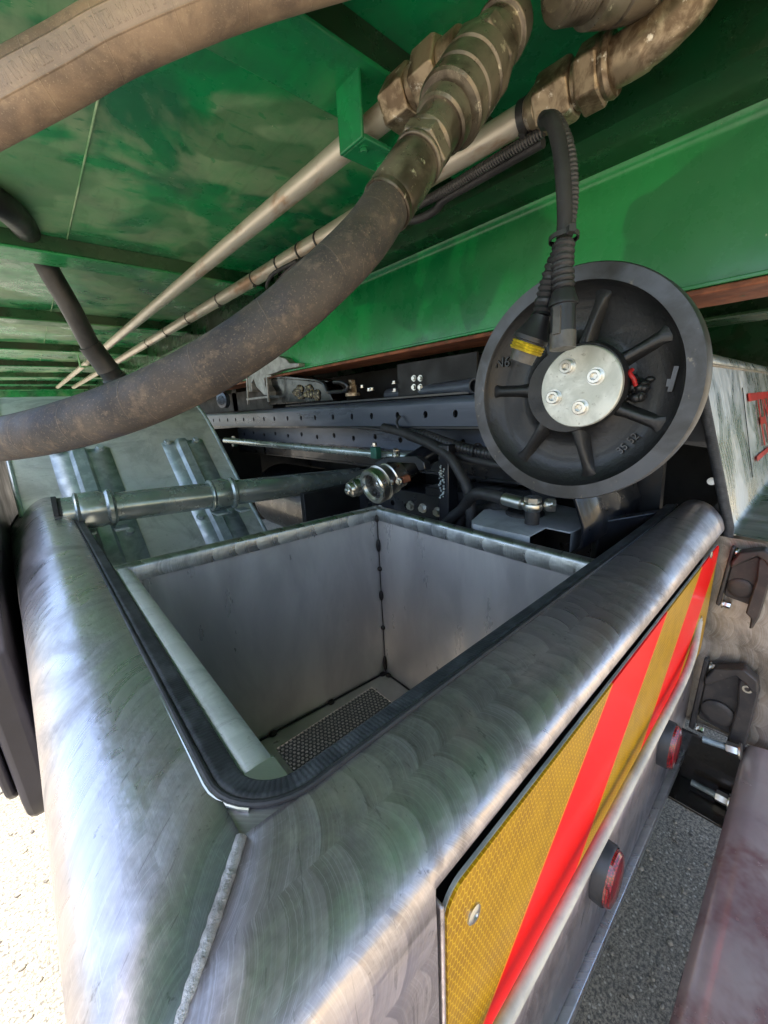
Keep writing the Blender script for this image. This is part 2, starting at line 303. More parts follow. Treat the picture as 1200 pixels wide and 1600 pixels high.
def board_mat():
    t = NT('hazard_board'); v = t.coord('Object'); sx = t.n.new('ShaderNodeSeparateXYZ'); t.L(v, sx.inputs[0])
    T = t.math('SUBTRACT', sx.outputs[0], t.math('MULTIPLY', sx.outputs[2], 1.2))
    def band(a, b): return t.math('MULTIPLY', t.math('GREATER_THAN', T, a), t.math('LESS_THAN', T, b))
    red = t.math('ADD', band(.93, 1.178), band(1.44, 1.682))
    edge = t.math('ADD', band(.924, 1.184), band(1.434, 1.688))
    C = .0072; M_ = t.math
    px, py = M_('DIVIDE', sx.outputs[0], C*.86), M_('DIVIDE', sx.outputs[2], C*1.25)
    def cell(ox, oy):
        gx = M_('SUBTRACT', M_('FRACT', M_('ADD', px, ox)), .5); gy = M_('SUBTRACT', M_('MULTIPLY', M_('FRACT', M_('DIVIDE', M_('ADD', py, oy), 1.732)), 1.732), .866)
        return gx, gy, M_('ADD', M_('MULTIPLY', gx, gx), M_('MULTIPLY', gy, gy))
    ax_, ay_, aa = cell(50, 86.6); bx_, by_, bb = cell(50.5, 86.6 + .866)
    def hexd(gx, gy): gx = M_('ABSOLUTE', gx); gy = M_('ABSOLUTE', gy); return M_('MAXIMUM', M_('ADD', M_('MULTIPLY', gx, .5), M_('MULTIPLY', gy, .866)), gx)
    sel = M_('LESS_THAN', aa, bb); hd = M_('ADD', M_('MULTIPLY', sel, hexd(ax_, ay_)), M_('MULTIPLY', M_('SUBTRACT', 1.0, sel), hexd(bx_, by_)))
    hc = t.ramp(hd, .39, .47, 0, .75)
    tile = t.ramp(t.noise(v, 40, 3), .35, .65)
    yel = t.mix(hc, t.mix(tile, lin((178, 130, 0)), lin((160, 114, 0))), lin((226, 184, 40)))
    col = t.mix(edge, yel, lin((240, 130, 30))); col = t.mix(red, col, t.mix(t.math('MULTIPLY', hc, .5), lin((248, 2, 2)), lin((255, 34, 20))))
    scr = t.ramp(t.noise(t.coord('Object', (8, 1, 30)), 9, 5, .8, 2), .70, .73)
    col = t.mix(t.math('MULTIPLY', scr, .4), col, lin((120, 90, 10)))
    t.b.inputs['Specular IOR Level'].default_value = .3; t.b.inputs['Coat Weight'].default_value = .1; t.b.inputs['Coat Roughness'].default_value = .12
    return t.fin(col, .38, 0.0, t.bump(hc, .1, .0003))
BOARD = board_mat()

def perf_mat():
    t = NT('perforated_steel'); v = t.coord('Object'); sx = t.n.new('ShaderNodeSeparateXYZ'); t.L(v, sx.inputs[0])
    p = .0125; a = t.math('DIVIDE', sx.outputs[0], p); rowv = t.math('DIVIDE', sx.outputs[1], p*.866); rr = t.math('FLOOR', rowv)
    a2 = t.math('ADD', a, t.math('MULTIPLY', t.math('MODULO', t.math('ADD', rr, 1000), 2), .5))
    fx = t.math('MULTIPLY', t.math('SUBTRACT', t.math('FRACT', a2), .5), p); fy = t.math('MULTIPLY', t.math('SUBTRACT', t.math('FRACT', rowv), .5), p*.866)
    d = t.math('SQRT', t.math('ADD', t.math('MULTIPLY', fx, fx), t.math('MULTIPLY', fy, fy)))
    hole = t.math('LESS_THAN', d, .0043)
    tr = t.n.new('ShaderNodeBsdfTransparent'); mx = t.n.new('ShaderNodeMixShader')
    t.fin(lin((66, 66, 62)), .4, .6); t.L(hole, mx.inputs[0]); t.L(t.b.outputs[0], mx.inputs[1]); t.L(tr.outputs[0], mx.inputs[2]); t.L(mx.outputs[0], t.out.inputs[0])
    return t.m
PERF = perf_mat()

def ground_mat():
    t = NT('aggregate_ground'); v = t.coord('Object')
    c = t.mix(t.ramp(t.noise(v, 120, 3, .8), .38, .62), lin((90, 86, 80)), lin((168, 158, 140)))
    c = t.mix(t.ramp(t.noise(v, 330, 2, .8), .58, .66), c, lin((44, 46, 50)))
    c = t.mix(t.ramp(t.noise(v, 3.5, 6, .6), .4, .7, 0, .4), c, lin((92, 88, 78)))
    vo = t.n.new('ShaderNodeTexVoronoi'); t.L(v, vo.inputs[0]); vo.inputs['Scale'].default_value = 70
    c = t.mix(t.ramp(vo.outputs['Distance'], .16, .24, .7, 0), c, lin((196, 188, 172)))
    return t.fin(c, .9, 0.0, t.bump(t.noise(v, 200, 4, .8), .6, .004))
GROUND = ground_mat()

def lens_mat():
    t = NT('red_lens'); v = t.coord('Object'); vo = t.n.new('ShaderNodeTexVoronoi'); t.L(v, vo.inputs[0]); vo.inputs['Scale'].default_value = 260; vo.inputs['Randomness'].default_value = .1
    col = t.mix(t.ramp(vo.outputs[0], .2, .6), lin((170, 12, 30)), lin((84, 4, 14)))
    t.b.inputs['Coat Weight'].default_value = 1
    return t.fin(col, .25, 0.0, t.bump(vo.outputs[0], .5, .001))
LENS = lens_mat()
SKYR = dirty('sticker_red', (196, 30, 26), (170, 24, 22), None, rough=(.3, .4))

# ------------------------------------------------------------------ small builders
def hexnut(mb, o, d, r, h, ang=0.0):
    return mb.lathe(o, d, [(0, r*.93), (h*.12, r), (h*.88, r), (h, r*.93)], 6, True, ang)
def bolt(name, o, d, r, h, parent, mat=None, washer=True):
    mat = mat or CHROME; m = MB(); o = Vector(o); d = Vector(d).normalized()
    if washer: m.lathe(o, d, [(0, r*1.35), (h*.2, r*1.35)], 20)
    hexnut(m, o + d*h*.2, d, r, h*.8, random.random())
    return m.build(name, mat, parent, ang=25)
def plate_holes(name, o, u, v, n, L, H, holes, r, th, mat, parent, ry=None):
    """rectangular plate with real holes; o corner, u/v unit axes, n thickness direction"""
    o, u, v, n = map(Vector, (o, u, v, n)); m = MB(); hs = sorted(holes); ry = ry or r
    def p(a, b, c=0): return o + u*a + v*b + n*c
    cur = 0
    for (a, b) in hs:
        w = r * 1.8; x0, x1 = a - w, a + w
        if x0 > cur: m.quadface([p(cur, 0), p(x0, 0), p(x0, H), p(cur, H)])
        m.quadface([p(x0, 0), p(x1, 0), p(x1, b - w), p(x0, b - w)]); m.quadface([p(x0, b + w), p(x1, b + w), p(x1, H), p(x0, H)])
        seg = 16; ci = [p(a + r*math.cos(t), b + ry*math.sin(t)) for t in [2*math.pi*k/seg + math.pi/4 for k in range(seg)]]
        def sq(t):
            c, s_ = math.cos(t), math.sin(t); k = max(abs(c), abs(s_)); return p(a + w*c/k, b + w*s_/k)
        so_ = [sq(2*math.pi*k/seg + math.pi/4) for k in range(seg)]
        for k in range(seg):
            j = (k+1) % seg; m.quadface([so_[k], so_[j], ci[j], ci[k]]); m.quadface([ci[k], ci[j], ci[j] + n*th, ci[k] + n*th])
        cur = x1
    m.quadface([p(cur, 0), p(L, 0), p(L, H), p(cur, H)])
    for q in ((p(0,0), p(L,0), p(L,0,th), p(0,0,th)), (p(0,H), p(L,H), p(L,H,th), p(0,H,th)), (p(0,0), p(0,H), p(0,H,th), p(0,0,th)), (p(L,0), p(L,H), p(L,H,th), p(L,0,th))): m.quadface(q)
    return m.build(name, mat, parent, smooth=False)
def cable_tie(c, d, r, parent, name='cable_tie', mat=None, w=.006, knob=None):
    m = MB(); c = Vector(c); d = Vector(d).normalized(); m.lathe(c - d*w/2, d, [(0, r), (0, r+.002), (w, r+.002), (w, r)], 24, False)
    k = Vector(knob if knob else (-.3, -.3, -1)).normalized(); k = (k - d*k.dot(d)).normalized()
    m.bar(c + k*(r), c + k*(r+.009), .009, .009, d)
    return m.build(name, mat or PLAS, parent)
def corrug(path, r, pitch=.006, amp=.0018):
    pts = []; rs = []; P = [Vector(p) for p in path]; acc = 0
    dense = []
    for a, b in zip(P, P[1:]):
        n = max(1, int((b - a).length / (pitch/4)))
        for k in range(n): dense.append(a.lerp(b, k/n))
    dense.append(P[-1])
    for i, p in enumerate(dense):
        if i: acc += (p - dense[i-1]).length
        pts.append(p); rs.append(r + (amp if (acc / pitch) % 1 > .45 else 0))
    return pts, rs

# ================================================================== SETTING
m = MB(); n_ = 1; m.quadface([(-60, -60, -1.40), (60, -60, -1.40), (60, 60, -1.40), (-60, 60, -1.40)])
g = m.build('ground', GROUND, smooth=False); g['kind'] = 'structure'
SAND = dirty('sandy_bank', (196, 172, 132), (160, 138, 100), (120, 120, 70), sA=.8, sB=2.5, rB=(.55, .7), rough=(.8, .95), sC=6, bump=.5, bd=.05)
m = MB(); m.grid([[(x, -6 - k*1.1, -1.41 + .30*k + (.25*math.sin(x*.7 + k) if 0 < k < 9 else 0)) for k in range(10)] + [(x, -26, 1.2)] for x in range(-26, 30, 2)]); b_ = m.build('slope', SAND); b_['kind'] = 'structure'

rnd = random.Random(3); m = MB()
for k in range(420):
    if k % 2: x, y = rnd.uniform(-.9, -.12), rnd.uniform(.2, 2.2)
    else: x, y = rnd.uniform(.6, 1.6), rnd.uniform(.0, .6)
    r_ = rnd.uniform(.002, .007); m.ball((x, y, -1.40 + r_*.4), r_, (rnd.uniform(.8, 1.5), rnd.uniform(.7, 1.3), .7), 7)
gv = m.build('gravel', dirty('gravel_stone', (150, 142, 128), (84, 80, 76), None, sA=60, rough=(.8, .95))); gv['kind'] = 'stuff'

# ================================================================== TIPPER BODY OVERHEAD (green)
body = thing('tipper_body', 'green painted underside of the tipper body overhead with ribs and dusty floor plates', 'tipper body', (0, 3, .6))
CZ = .55; BX0, BX1, BY0, BY1 = -.42, 3.3, -.72, 8.6
m = MB(); m.box(BX0, .860, BY0, BY1, CZ, CZ+.012); m.build('floor_plate', GCEIL, body)
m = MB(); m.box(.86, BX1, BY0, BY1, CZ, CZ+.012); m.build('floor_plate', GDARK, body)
m = MB(); m.tube([(.215, y/10, CZ-.001 + .0006*random.random()) for y in range(-10, 86)], .0022, 8); m.build('weld_seam', SEAM, body)
ys = [.55, 1.665, 2.72, 3.78, 4.8, 5.85, 6.9, 7.9]
for y in ys:                                         # angle section ribs: bottom flange and web
    m = MB(); m.box(BX0, .858, y, y+.125, .500, .508)
    m.box(BX0, .858, y+.112, y+.122, .508, CZ-.001)
    cm_ = m.build('cross_member', GMEM, body, bevel=.003)
    m = MB(); m.box(BX0, .857, y+.002, y+.010, .5085, CZ-.001); m.build('member_web', GDARK, cm_)
# main longitudinal beam
prof = [(.86, CZ-.002), (.86, .452), (.90, .450), (.985, .449), (1.0, .440), (1.004, .425), (1.0, .41), (1.0, .19), (1.0, .185)]
m = MB(); m.grid([[(x, y, z) for x, z in prof[3:]] for y in (BY0, 0, .5, 1, 2, 3, 4, 6, BY1)]); m.build('main_beam', GBEAM, body, ang=50, solid=.006)
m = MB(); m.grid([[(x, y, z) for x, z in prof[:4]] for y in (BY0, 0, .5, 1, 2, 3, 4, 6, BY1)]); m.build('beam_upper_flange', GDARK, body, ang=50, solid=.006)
m = MB(); m.box(.985, 1.14, BY0, BY1, .173, .184); m.build('beam_flange', RUST, body, bevel=.003)
m = MB(); m.box(.984, .994, BY0, BY1, .1855, .193); m.build('flange_edge', GBEAM, body, bevel=.002)
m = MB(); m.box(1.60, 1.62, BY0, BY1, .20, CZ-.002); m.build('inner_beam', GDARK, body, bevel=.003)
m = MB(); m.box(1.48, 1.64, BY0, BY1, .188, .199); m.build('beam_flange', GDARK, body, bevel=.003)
m = MB(); m.box(3.28, 3.30, BY0, BY1, -.35, CZ-.002); m.build('side_sky_block', GDARK, body)  # wall added on the far right to keep sky light out
m = MB(); m.box(BX0, BX1, 8.55, 8.6, -.3, CZ-.002); m.build('front_sky_block', GMEM, body)  # panel added at the far end to cover the bright sky strip
m = MB(); m.tube([(1.002, BY0 + i*.1, .447) for i in range(96)], .006, 8); m.build('weld_seam', GBEAM, body)
m = MB(); m.tube([(.86, BY0 + i*.1, .452 + .0007*random.random()) for i in range(96)], .004, 8); m.build('weld_seam', GDARK, body)
# pipe brackets welded under the floor
PZ = .455
p1n, p1f = at(590, 190, 'Z', PZ), at(90, 605, 'Z', PZ); p2n, p2f = at(850, 165, 'Z', PZ), at(115, 605, 'Z', PZ)
def along(a, b, x):                                  # point of the pipe axis nearest the measured column x
    best = None
    for k in range(401):
        p = a.lerp(b, k/400); q = [sum(RM[i][c]*p[i] for i in range(3)) for c in range(3)]; e = abs(600 + F*q[0]/q[2] - x)
        if best is None or e < best[0]: best = (e, p)
    return best[1]
pd1 = (p1f - p1n).normalized(); pd2 = (p2f - p2n).normalized()
def bracket(c, w=.045, l=.03):
    m = MB(); c = Vector(c)
    m.box(c.x - w, c.x - w + .006, c.y - l, c.y + l, c.z - .042, CZ-.001)
    m.box(c.x - w + .006, c.x + w, c.y - l, c.y + l, c.z - .042, c.z - .034)
    m.box(c.x + w - .006, c.x + w, c.y - l, c.y + l, c.z - .034, c.z+.03)
    b = m.build('pipe_bracket', GMEM, body, bevel=.002)
    bolt('bolt', (c.x - w*.55, c.y-.01, c.z - .042), (0, 0, -1), .006, .006, b, GMEM)
    bolt('bolt', (c.x + w*.6, c.y+.008, c.z - .042), (0, 0, -1), .006, .006, b, GMEM)
    mm = MB()
    for k in range(12): mm.ball((c.x - w - .002 + random.uniform(-.004, .004), c.y - l + k*.0055, CZ - .006 - .02*(k > 7) + random.uniform(-.003, .003)), .0065)
    mm.build('weld_blob', GMEM, b)
bracket(at(578, 198, 'Z', PZ)); bracket(along(p1n, p1f, 138), .06, .04); bracket(along(p2n, p2f, 172), .05, .04)

# hydraulic pipes
pipe1 = thing('hydraulic_pipe', 'bare dusty steel pipe with rust streaks passing through the green welded bracket', 'pipe', p1n, 'steel pipes under the green floor')
m = MB(); m.tube([p1n - pd1*.07, p1n, p1n.lerp(p1f, .5), p1f], .0195, 24); m.build('pipe', PIPE, pipe1)
a1 = p1n - pd1*.035
m = MB(); hexnut(m, a1, -pd1, .036, .05, .2); m.build('hex_nut', FIT, pipe1, ang=25, bevel=.0015)
m = MB(); m.lathe(a1 - pd1*.05, -pd1, [(0, .028), (.012, .028)], 24); hexnut(m, a1 - pd1*.062, -pd1, .037, .045, .5); m.lathe(a1 - pd1*.107, -pd1, [(0, .026), (.03, .026)], 24); m.build('hex_nut', FIT, pipe1, ang=25, bevel=.0015)
pipe2 = thing('hydraulic_pipe', 'steel pipe carrying black cable ties and a thin cable loom, nearer the green beam', 'pipe', p2n, 'steel pipes under the green floor')
m = MB(); m.tube([p2n - pd2*.02, p2n, p2n.lerp(p2f, .5), p2f], .0215, 24); m.build('pipe', PIPE, pipe2)
for x in (170, 232, 262, 296, 345, 400, 438, 470, 500):
    cable_tie(along(p2n, p2f, x), pd2, .0218, pipe2)
cable_tie(along(p2n, p2f, 818), pd2, .0225, pipe2, w=.012, knob=(-.3, -1, -1))
# big nuts and elbow at the near end of the second pipe
a2 = p2n + pd2*.005
m = MB(); hexnut(m, a2, -pd2, .040, .055, .3); m.lathe(a2 + pd2*.02, -pd2, [(0, .0225), (.02, .032)], 24); m.build('hex_nut', FIT, pipe2, ang=25, bevel=.002)
m = MB(); m.lathe(a2 - pd2*.055, -pd2, [(0, .030), (.008, .030)], 24); hexnut(m, a2 - pd2*.063, -pd2, .042, .034, .1); m.build('hex_nut', FIT, pipe2, ang=25, bevel=.002)
e0 = a2 - pd2*.097
ed = -pd2; eu = Vector((.12, -.2, 1)).normalized()
el = spline([e0, e0 + ed*.045, e0 + ed*.075 + eu*.008, e0 + ed*.10 + eu*.035, e0 + ed*.105 + eu*.12], 8)
m = MB(); m.tube(el, [.029]*10 + [.027]*(len(el)-10), 24); m.lathe(e0, -pd2, [(0, .036), (.006, .038), (.012, .036)], 28)
m.build('elbow', FIT, pipe2)

# ================================================================== HYDRAULIC HOSES
h1 = spline([dp(-300, 325, .46), dp(-60, 192, .43), dp(32, 142, .42), dp(113, 98, .42), dp(180, 60, .42), dp(294, 10, .42), dp(407, -30, .43), dp(560, -72, .45), dp(760, -120, .52), dp(760, -120, .52) + Vector((.22, -.20, -.03)), dp(760, -120, .52) + Vector((.55, -.75, -.06))], 14)
mb_ = MB().tube(h1, .0300, 40); best = None
for i_, p_ in enumerate(mb_.v):                      # lay line on the side that faces up and towards the viewer
    q_ = [sum(RM[a][c]*p_[a] for a in range(3)) for c in range(3)]; px_, py_ = 600 + F*q_[0]/q_[2], 800 + F*q_[1]/q_[2]
    e_ = abs(px_ - 130) + abs(py_ - 52) + q_[2]*400
    if best is None or e_ < best[0]: best = (e_, i_ % 40)
HOSE1 = hose_mat('dusty_hose', (152, 130, 110), (116, 100, 88), (186, 166, 142), band=(best[1]/40*2*math.pi*.030, .0115))
o = mb_.build('hydraulic_hose', HOSE1)
tag(o, 'thick dusty brown hydraulic hose crossing the top left corner in front of the green floor', 'hose', 'thick hydraulic hoses')
hose2 = thing('hydraulic_hose', 'thick black dusty hydraulic hose sweeping up to a big oily fitting', 'hose', dp(300, 600, .4), 'thick hydraulic hoses')
hp = [dp(-190, 690, .62), dp(-80, 694, .56), dp(0, 687, .50), dp(90, 669, .455), dp(200, 634, .425), dp(310, 583, .41), dp(420, 512, .405), dp(510, 434, .41), dp(570, 372, .43), dp(607, 318, .455)]
h2 = spline(hp, 14)
MB().tube(h2, .0272, 40).build('hose_body', HOSE2, hose2)
f0, f1 = dp(603, 325, .453), dp(795, 36, .53); fd = (f1 - f0).normalized(); FL = (f1 - f0).length
def fr(x, y, d): return dp(x, y, d)
def rs_(pr, k): return [(a, b*k) for a, b in pr]
m = MB(); m.lathe(f0, fd, rs_([(0, .0312), (.002, .0325), (.006, .0325), (.010, .0312), (.014, .0325), (.05, .0322), (.072, .0318), (.080, .0285)], .93), 40)
m.build('ferrule', OILY, hose2, ang=30)
m = MB(); m.lathe(f0 + fd*.080, fd, rs_([(0, .034), (.003, .036), (.008, .034)], .86), 40); hexnut(m, f0 + fd*.087, fd, .0335, .020, .4); m.lathe(f0 + fd*.107, fd, rs_([(0, .031), (.004, .034), (.010, .034), (.014, .031), (.055, .034)], .88), 40)
m.build('hex_nut', OILY, hose2, ang=25, bevel=.0010)
m = MB(); m.lathe(f0 + fd*.142, fd, rs_([(0, .038), (.003, .041), (.020, .042), (.022, .038), (.026, .038), (.028, .049), (.031, .052), (.052, .052), (.054, .049), (.058, .049), (.060, .052), (.085, .0525), (.087, .049), (.091, .0495), (.093, .0525), (.118, .0515), (.121, .046)], .82), 44)
m.build('coupling_sleeve', OILY, hose2, ang=25)
m = MB(); hexnut(m, f0 + fd*.263, fd, .044, .026, .1); m.lathe(f0 + fd*.289, fd, [(0, .036), (.02, .035), (.023, .030), (.04, .030), (.042, .036), (.07, .034), (.09, .022)], 32)
m.build('adapter', OILY, hose2, ang=25, bevel=.0012)
# upper right swivel fitting, half out of frame
fit = thing('pipe_fitting', 'large oily threaded swivel fitting at the top edge above the pipe elbow', 'fitting', dp(950, 0, .72))
q0, q1 = dp(868, -26, .47), dp(1080, -52, .51); qd = (q1 - q0).normalized()
m = MB(); m.lathe(q0, qd, [(0, .022), (.006, .034)] + [(.008 + k*.003, .034 + (.0022 if k % 2 else 0)) for k in range(14)] + [(.052, .034)], 40); m.build('threaded_sleeve', OILY, fit, ang=25)
m = MB(); m.lathe(q0 + qd*.052, qd, [(0, .036), (.003, .042), (.036, .0435), (.039, .039), (.042, .0435), (.09, .042), (.10, .028)], 40); m.build('swivel_body', OILY, fit, ang=30)
# slim return hose on the left
hose3 = thing('return_hose', 'slim smooth dark hose dropping under the green ribs to a crimped end', 'hose', at(150, 520, 'Y', 1.95))
hz = [at(-160, 300, 'Z', .52), at(-60, 296, 'Z', .52), at(15, 330, 'Z', .53), at(58, 385, 'Y', 1.86), at(78, 425, 'Y', 1.90), at(110, 480, 'Y', 1.93), at(143, 543, 'Y', 1.98)]
hs = spline(hz, 12); MB().tube(hs, .034, 28).build('hose_body', PLAS, hose3)
ee = hs[-1]; gd = (at(186, 600, 'Y', 2.02) - ee).normalized()
m = MB(); m.lathe(ee - gd*.01, gd, [(0, .040), (.09, .041), (.10, .044), (.11, .040), (.13, .040), (.135, .047), (.16, .047), (.165, .038), (.30, .034)], 28); m.build('crimped_ferrule', PLAS, hose3, ang=30)

# ================================================================== CABLES
loom = thing('cable_loom', 'thin black cables tied along the pipe and looped beside it', 'cable', at(700, 280, 'Z', .42))
off = Vector((-.012, -.004, -.036))
pl = [along(p2n, p2f, x) + Vector(o_) for x, o_ in ((852, (.002, .0, -.033)), (800, (.005, .01, -.034)), (740, (.008, .01, -.035)), (690, (.012, .01, -.036)), (640, (.02, .02, -.03)), (590, (.0, .02, -.034)), (540, (-.01, 0, -.034)), (500, (-.01, 0, -.034)), (462, (-.015, 0, -.036)), (435, (.005, .02, -.045)))]
pts, rs = corrug(spline(pl, 8), .0078, .005, .0014); MB().tube(pts, rs, 14).build('corrugated_cable', PLAS, loom)
pl2 = [p + Vector((.016, .008, -.006)) for p in pl[:4]] + [along(p2n, p2f, 672) + Vector((.035, .02, -.05)), along(p2n, p2f, 650) + Vector((.03, .03, -.05)), along(p2n, p2f, 610) + Vector((.0, .02, -.035))]
MB().tube(spline(pl2, 8), .0085, 14).build('cable', RUB, loom)
lp = [along(p2n, p2f, x) + Vector(o_) for x, o_ in ((470, (-.02, 0, -.03)), (440, (-.03, 0, -.035)), (424, (-.01, .02, -.05)), (432, (.02, .03, -.052)), (455, (.02, .01, -.04)))]
MB().tube(spline(lp, 8), .0055, 12).build('cable', RUB, loom)
# the two cables that hang in front of the disc
hang = thing('plug_cable', 'black ribbed cable hanging from the pipe and ending in a plug with a yellow seal', 'cable', at(830, 520, 'X', .60), 'cables hanging in front of the disc')
c1 = spline([at(848, 186, 'X', .64), at(868, 190, 'X', .625), at(888, 240, 'X', .62), at(892, 320, 'X', .62), at(878, 390, 'X', .612), at(862, 430, 'X', .605), at(846, 492, 'X', .60)], 14)
pts, rs = corrug(c1[:58], .0085, .0055, .0012); MB().tube(pts, rs, 16).build('corrugated_cable', PLAS, hang)
pts, rs = corrug(c1[54:], .0115, .0085, .0028); MB().tube(pts, rs, 20).build('bellows_boot', PLAS, hang)
pa = c1[-1]; pdv = (at(818, 556, 'X', .595) - pa).normalized()
m = MB(); m.lathe(pa, pdv, [(0, .0125), (.004, .0135), (.012, .016), (.028, .0235), (.031, .026), (.037, .026), (.038, .022), (.040, .022)], 30); m.build('plug', PLAS, hang, ang=30)
m = MB(); m.lathe(pa + pdv*.040, pdv, [(0, .0235), (.002, .0255), (.004, .0235), (.006, .0255), (.008, .0235), (.010, .0255), (.013, .0235)], 30); m.build('seal', YEL, hang, ang=30)
m = MB(); m.lathe(pa + pdv*.053, pdv, [(0, .019), (.015, .018)], 24); m.build('plug_tip', SMOKE, hang, ang=30)
hang2 = thing('plug_cable', 'thicker smooth black cable hanging straight down to a connector that touches the hub cap', 'cable', at(880, 520, 'X', .60), 'cables hanging in front of the disc')
c2 = spline([at(852, 190, 'X', .63), at(864, 192, 'X', .612), at(876, 240, 'X', .607), at(882, 320, 'X', .606), at(881, 372, 'X', .605), at(879, 410, 'X', .60), at(880, 455, 'X', .598)], 14)
MB().tube(c2[:60], .0098, 20).build('cable', RUB, hang2)
pts, rs = corrug(c2[58:], .0125, .0085, .0026); MB().tube(pts, rs, 20).build('bellows_boot', PLAS, hang2)
cable_tie(c2[56], c2[57] - c2[55], .0175, hang2)
pa = c2[-1]; pdv = (at(879, 560, 'X', .592) - pa).normalized()
m = MB(); m.lathe(pa, pdv, [(0, .0145), (.006, .0165), (.016, .0195), (.019, .0195), (.020, .0165), (.055, .0165)], 28); m.build('plug', PLAS, hang2, ang=30)
m = MB(); m.lathe(pa + pdv*.055, pdv, [(0, .0175), (.022, .0175)], 28); m.bar(pa + pdv*.022 + Vector((-.017, 0, 0)), pa + pdv*.058 + Vector((-.019, 0, 0)), .010, .004, (1, 0, 0)); m.build('socket', SMOKE, hang2, ang=30)

# ================================================================== CAST DISC
DX = .70; DC = Vector((DX, .312, .013)); DR = .190; NX = Vector((-1, 0, 0))
disc = thing('cast_disc', 'big round black cast iron disc with radial ribs and a pale bolted hub cap', 'disc', DC)
m = MB(); m.lathe(DC + Vector((.030, 0, 0)), NX, [(0, .150), (0, .187), (.004, DR), (.026, DR), (.030, .188), (.030, .1655)], 128, False); m.build('rim', RING, disc, ang=30)
m = MB(); m.lathe(DC + Vector((.030, 0, 0)), NX, [(.030, .1655), (.027, .163), (.012, .157), (.004, .13), (.001, .10), (.003, .085), (.016, .075), (.030, .070), (.030, .01)], 96, False); m.build('dished_face', CAST, disc, ang=60)
m = MB(); m.lathe(at(911, 603, 'X', DX), NX, [(-.004, .068), (.006, .067), (.010, .066), (.0125, .0655)], 64); m.build('hub', CAST, disc, ang=40)
hc = at(908, 605, 'X', DX - .0125)
m = MB(); m.lathe(hc, NX, [(0, .0635), (.008, .0635), (.0095, .062), (.0095, 0)], 64, False); m.build('hub_cap', HUBM, disc, ang=30)
CX = hc.x - .0095
for px, py in ((887, 573), (931, 588), (866, 621), (907, 637)):
    c = at(px, py, 'X', CX); m = MB()
    m.lathe(c, NX, [(0, .0135), (.0012, .0135), (.0012, .0108), (.008, .0108), (.009, .0098), (.009, .0058)], 28, False)
    m.lathe(c + NX*.009, NX, [(0, .0058), (-.006, .0058), (-.006, .0)], 6, False)
    m.build('cap_screw', CHROME, disc, ang=30)
for px, py in ((940, 440), (1056, 508), (1035, 668), (914, 752), (812, 712), (768, 612), (838, 505)):
    t_ = at(px, py, 'X', DX); d = (t_ - DC); d = Vector((0, d.y, d.z)).normalized(); s_ = Vector((0, -d.z, d.y)); m = MB(); rows = []
    for rr, wb, wt, ht in ((.060, .014, .006, -.004), (.075, .012, .005, -.005), (.10, .009, .0040, -.008), (.125, .009, .0040, -.013), (.140, .010, .0048, -.0165), (.149, .013, .008, -.019), (.155, .015, .009, -.0215)):
        wb *= 1.2; wt *= 1.35; c = DC + d*rr; bx = .0265; tx = -ht - .002
        rows.append([c + s_*wb + Vector((bx, 0, 0)), c + s_*wt*1.1 + Vector((tx + .002, 0, 0)), c + s_*wt*.6 + Vector((tx, 0, 0)), c - s_*wt*.6 + Vector((tx, 0, 0)), c - s_*wt*1.1 + Vector((tx + .002, 0, 0)), c - s_*wb + Vector((bx, 0, 0))])
    m.grid(rows); m.face((len(m.v)-1, len(m.v)-2, len(m.v)-3, len(m.v)-4, len(m.v)-5, len(m.v)-6)); m.build('rib', CAST, disc, ang=40)
# sealant lump with a red wire end
m = MB()
for k in range(40):
    q = at(992 + random.uniform(-26, 28)*abs(math.cos(k)), 606 + random.uniform(-17, 17), 'X', DX + .024 + random.uniform(-.004, .004)); m.ball(q, random.uniform(.004, .0085), (random.uniform(.8, 1.6), random.uniform(.6, 1.4), random.uniform(.5, 1.2)))
m.build('sealant_lump', CAST, disc)
MB().tube(spline([at(988, 577, 'X', .705), at(984, 583, 'X', .700), at(990, 592, 'X', .700), at(993, 602, 'X', .706)], 6), .0032, 10).build('red_wire', REDW, disc)
def text(body_, loc, xdir, zdir, size, ext, mat, parent, name='lettering', bold=0.0):
    cu = bpy.data.curves.new('lettering', 'FONT'); cu.body = body_; cu.size = size; cu.extrude = ext; cu.offset = bold; cu.align_x = 'CENTER'; cu.align_y = 'CENTER'
    tmp = bpy.data.objects.new('lettering', cu); COL.objects.link(tmp); dg = bpy.context.evaluated_depsgraph_get(); dg.update()
    me = bpy.data.meshes.new_from_object(tmp.evaluated_get(dg)); bpy.data.objects.remove(tmp)
    x = Vector(xdir).normalized(); y = Vector(zdir).normalized(); y = (y - x*y.dot(x)).normalized(); z = x.cross(y)
    M_ = Matrix((x, y, z)).transposed().to_4x4(); M_.translation = Vector(loc); me.transform(M_)
    me.materials.clear(); me.materials.append(mat); o = bpy.data.objects.new(name, me); COL.objects.link(o); o.parent = parent
    o.matrix_parent_inverse = Matrix.Translation(-parent.location) if parent.type == 'EMPTY' else Matrix.Identity(4)
    return o
u_ = at(788, 557, 'X', DX+.01) - at(784, 578, 'X', DX+.01)
text('N6', at(786, 567, 'X', .7165), (0, -1, 0), (0, .15, 1), .026, .0025, CAST, disc, 'casting_mark').data.transform(Matrix.Identity(4))
text('35 52', at(981, 693, 'X', .7225), at(1000, 680, 'X', .7) - at(966, 712, 'X', .7), (0, 0, 1), .017, .0022, RING, disc, 'casting_mark')
m = MB(); m.bar(at(1058, 572, 'X', .719), at(1047, 612, 'X', .719), .006, .006, (1, 0, 0)); m.bar(at(1046, 592, 'X', .721), at(1044, 604, 'X', .721), .005, .004, (1, 0, 0)); m.build('casting_mark', RING, disc)
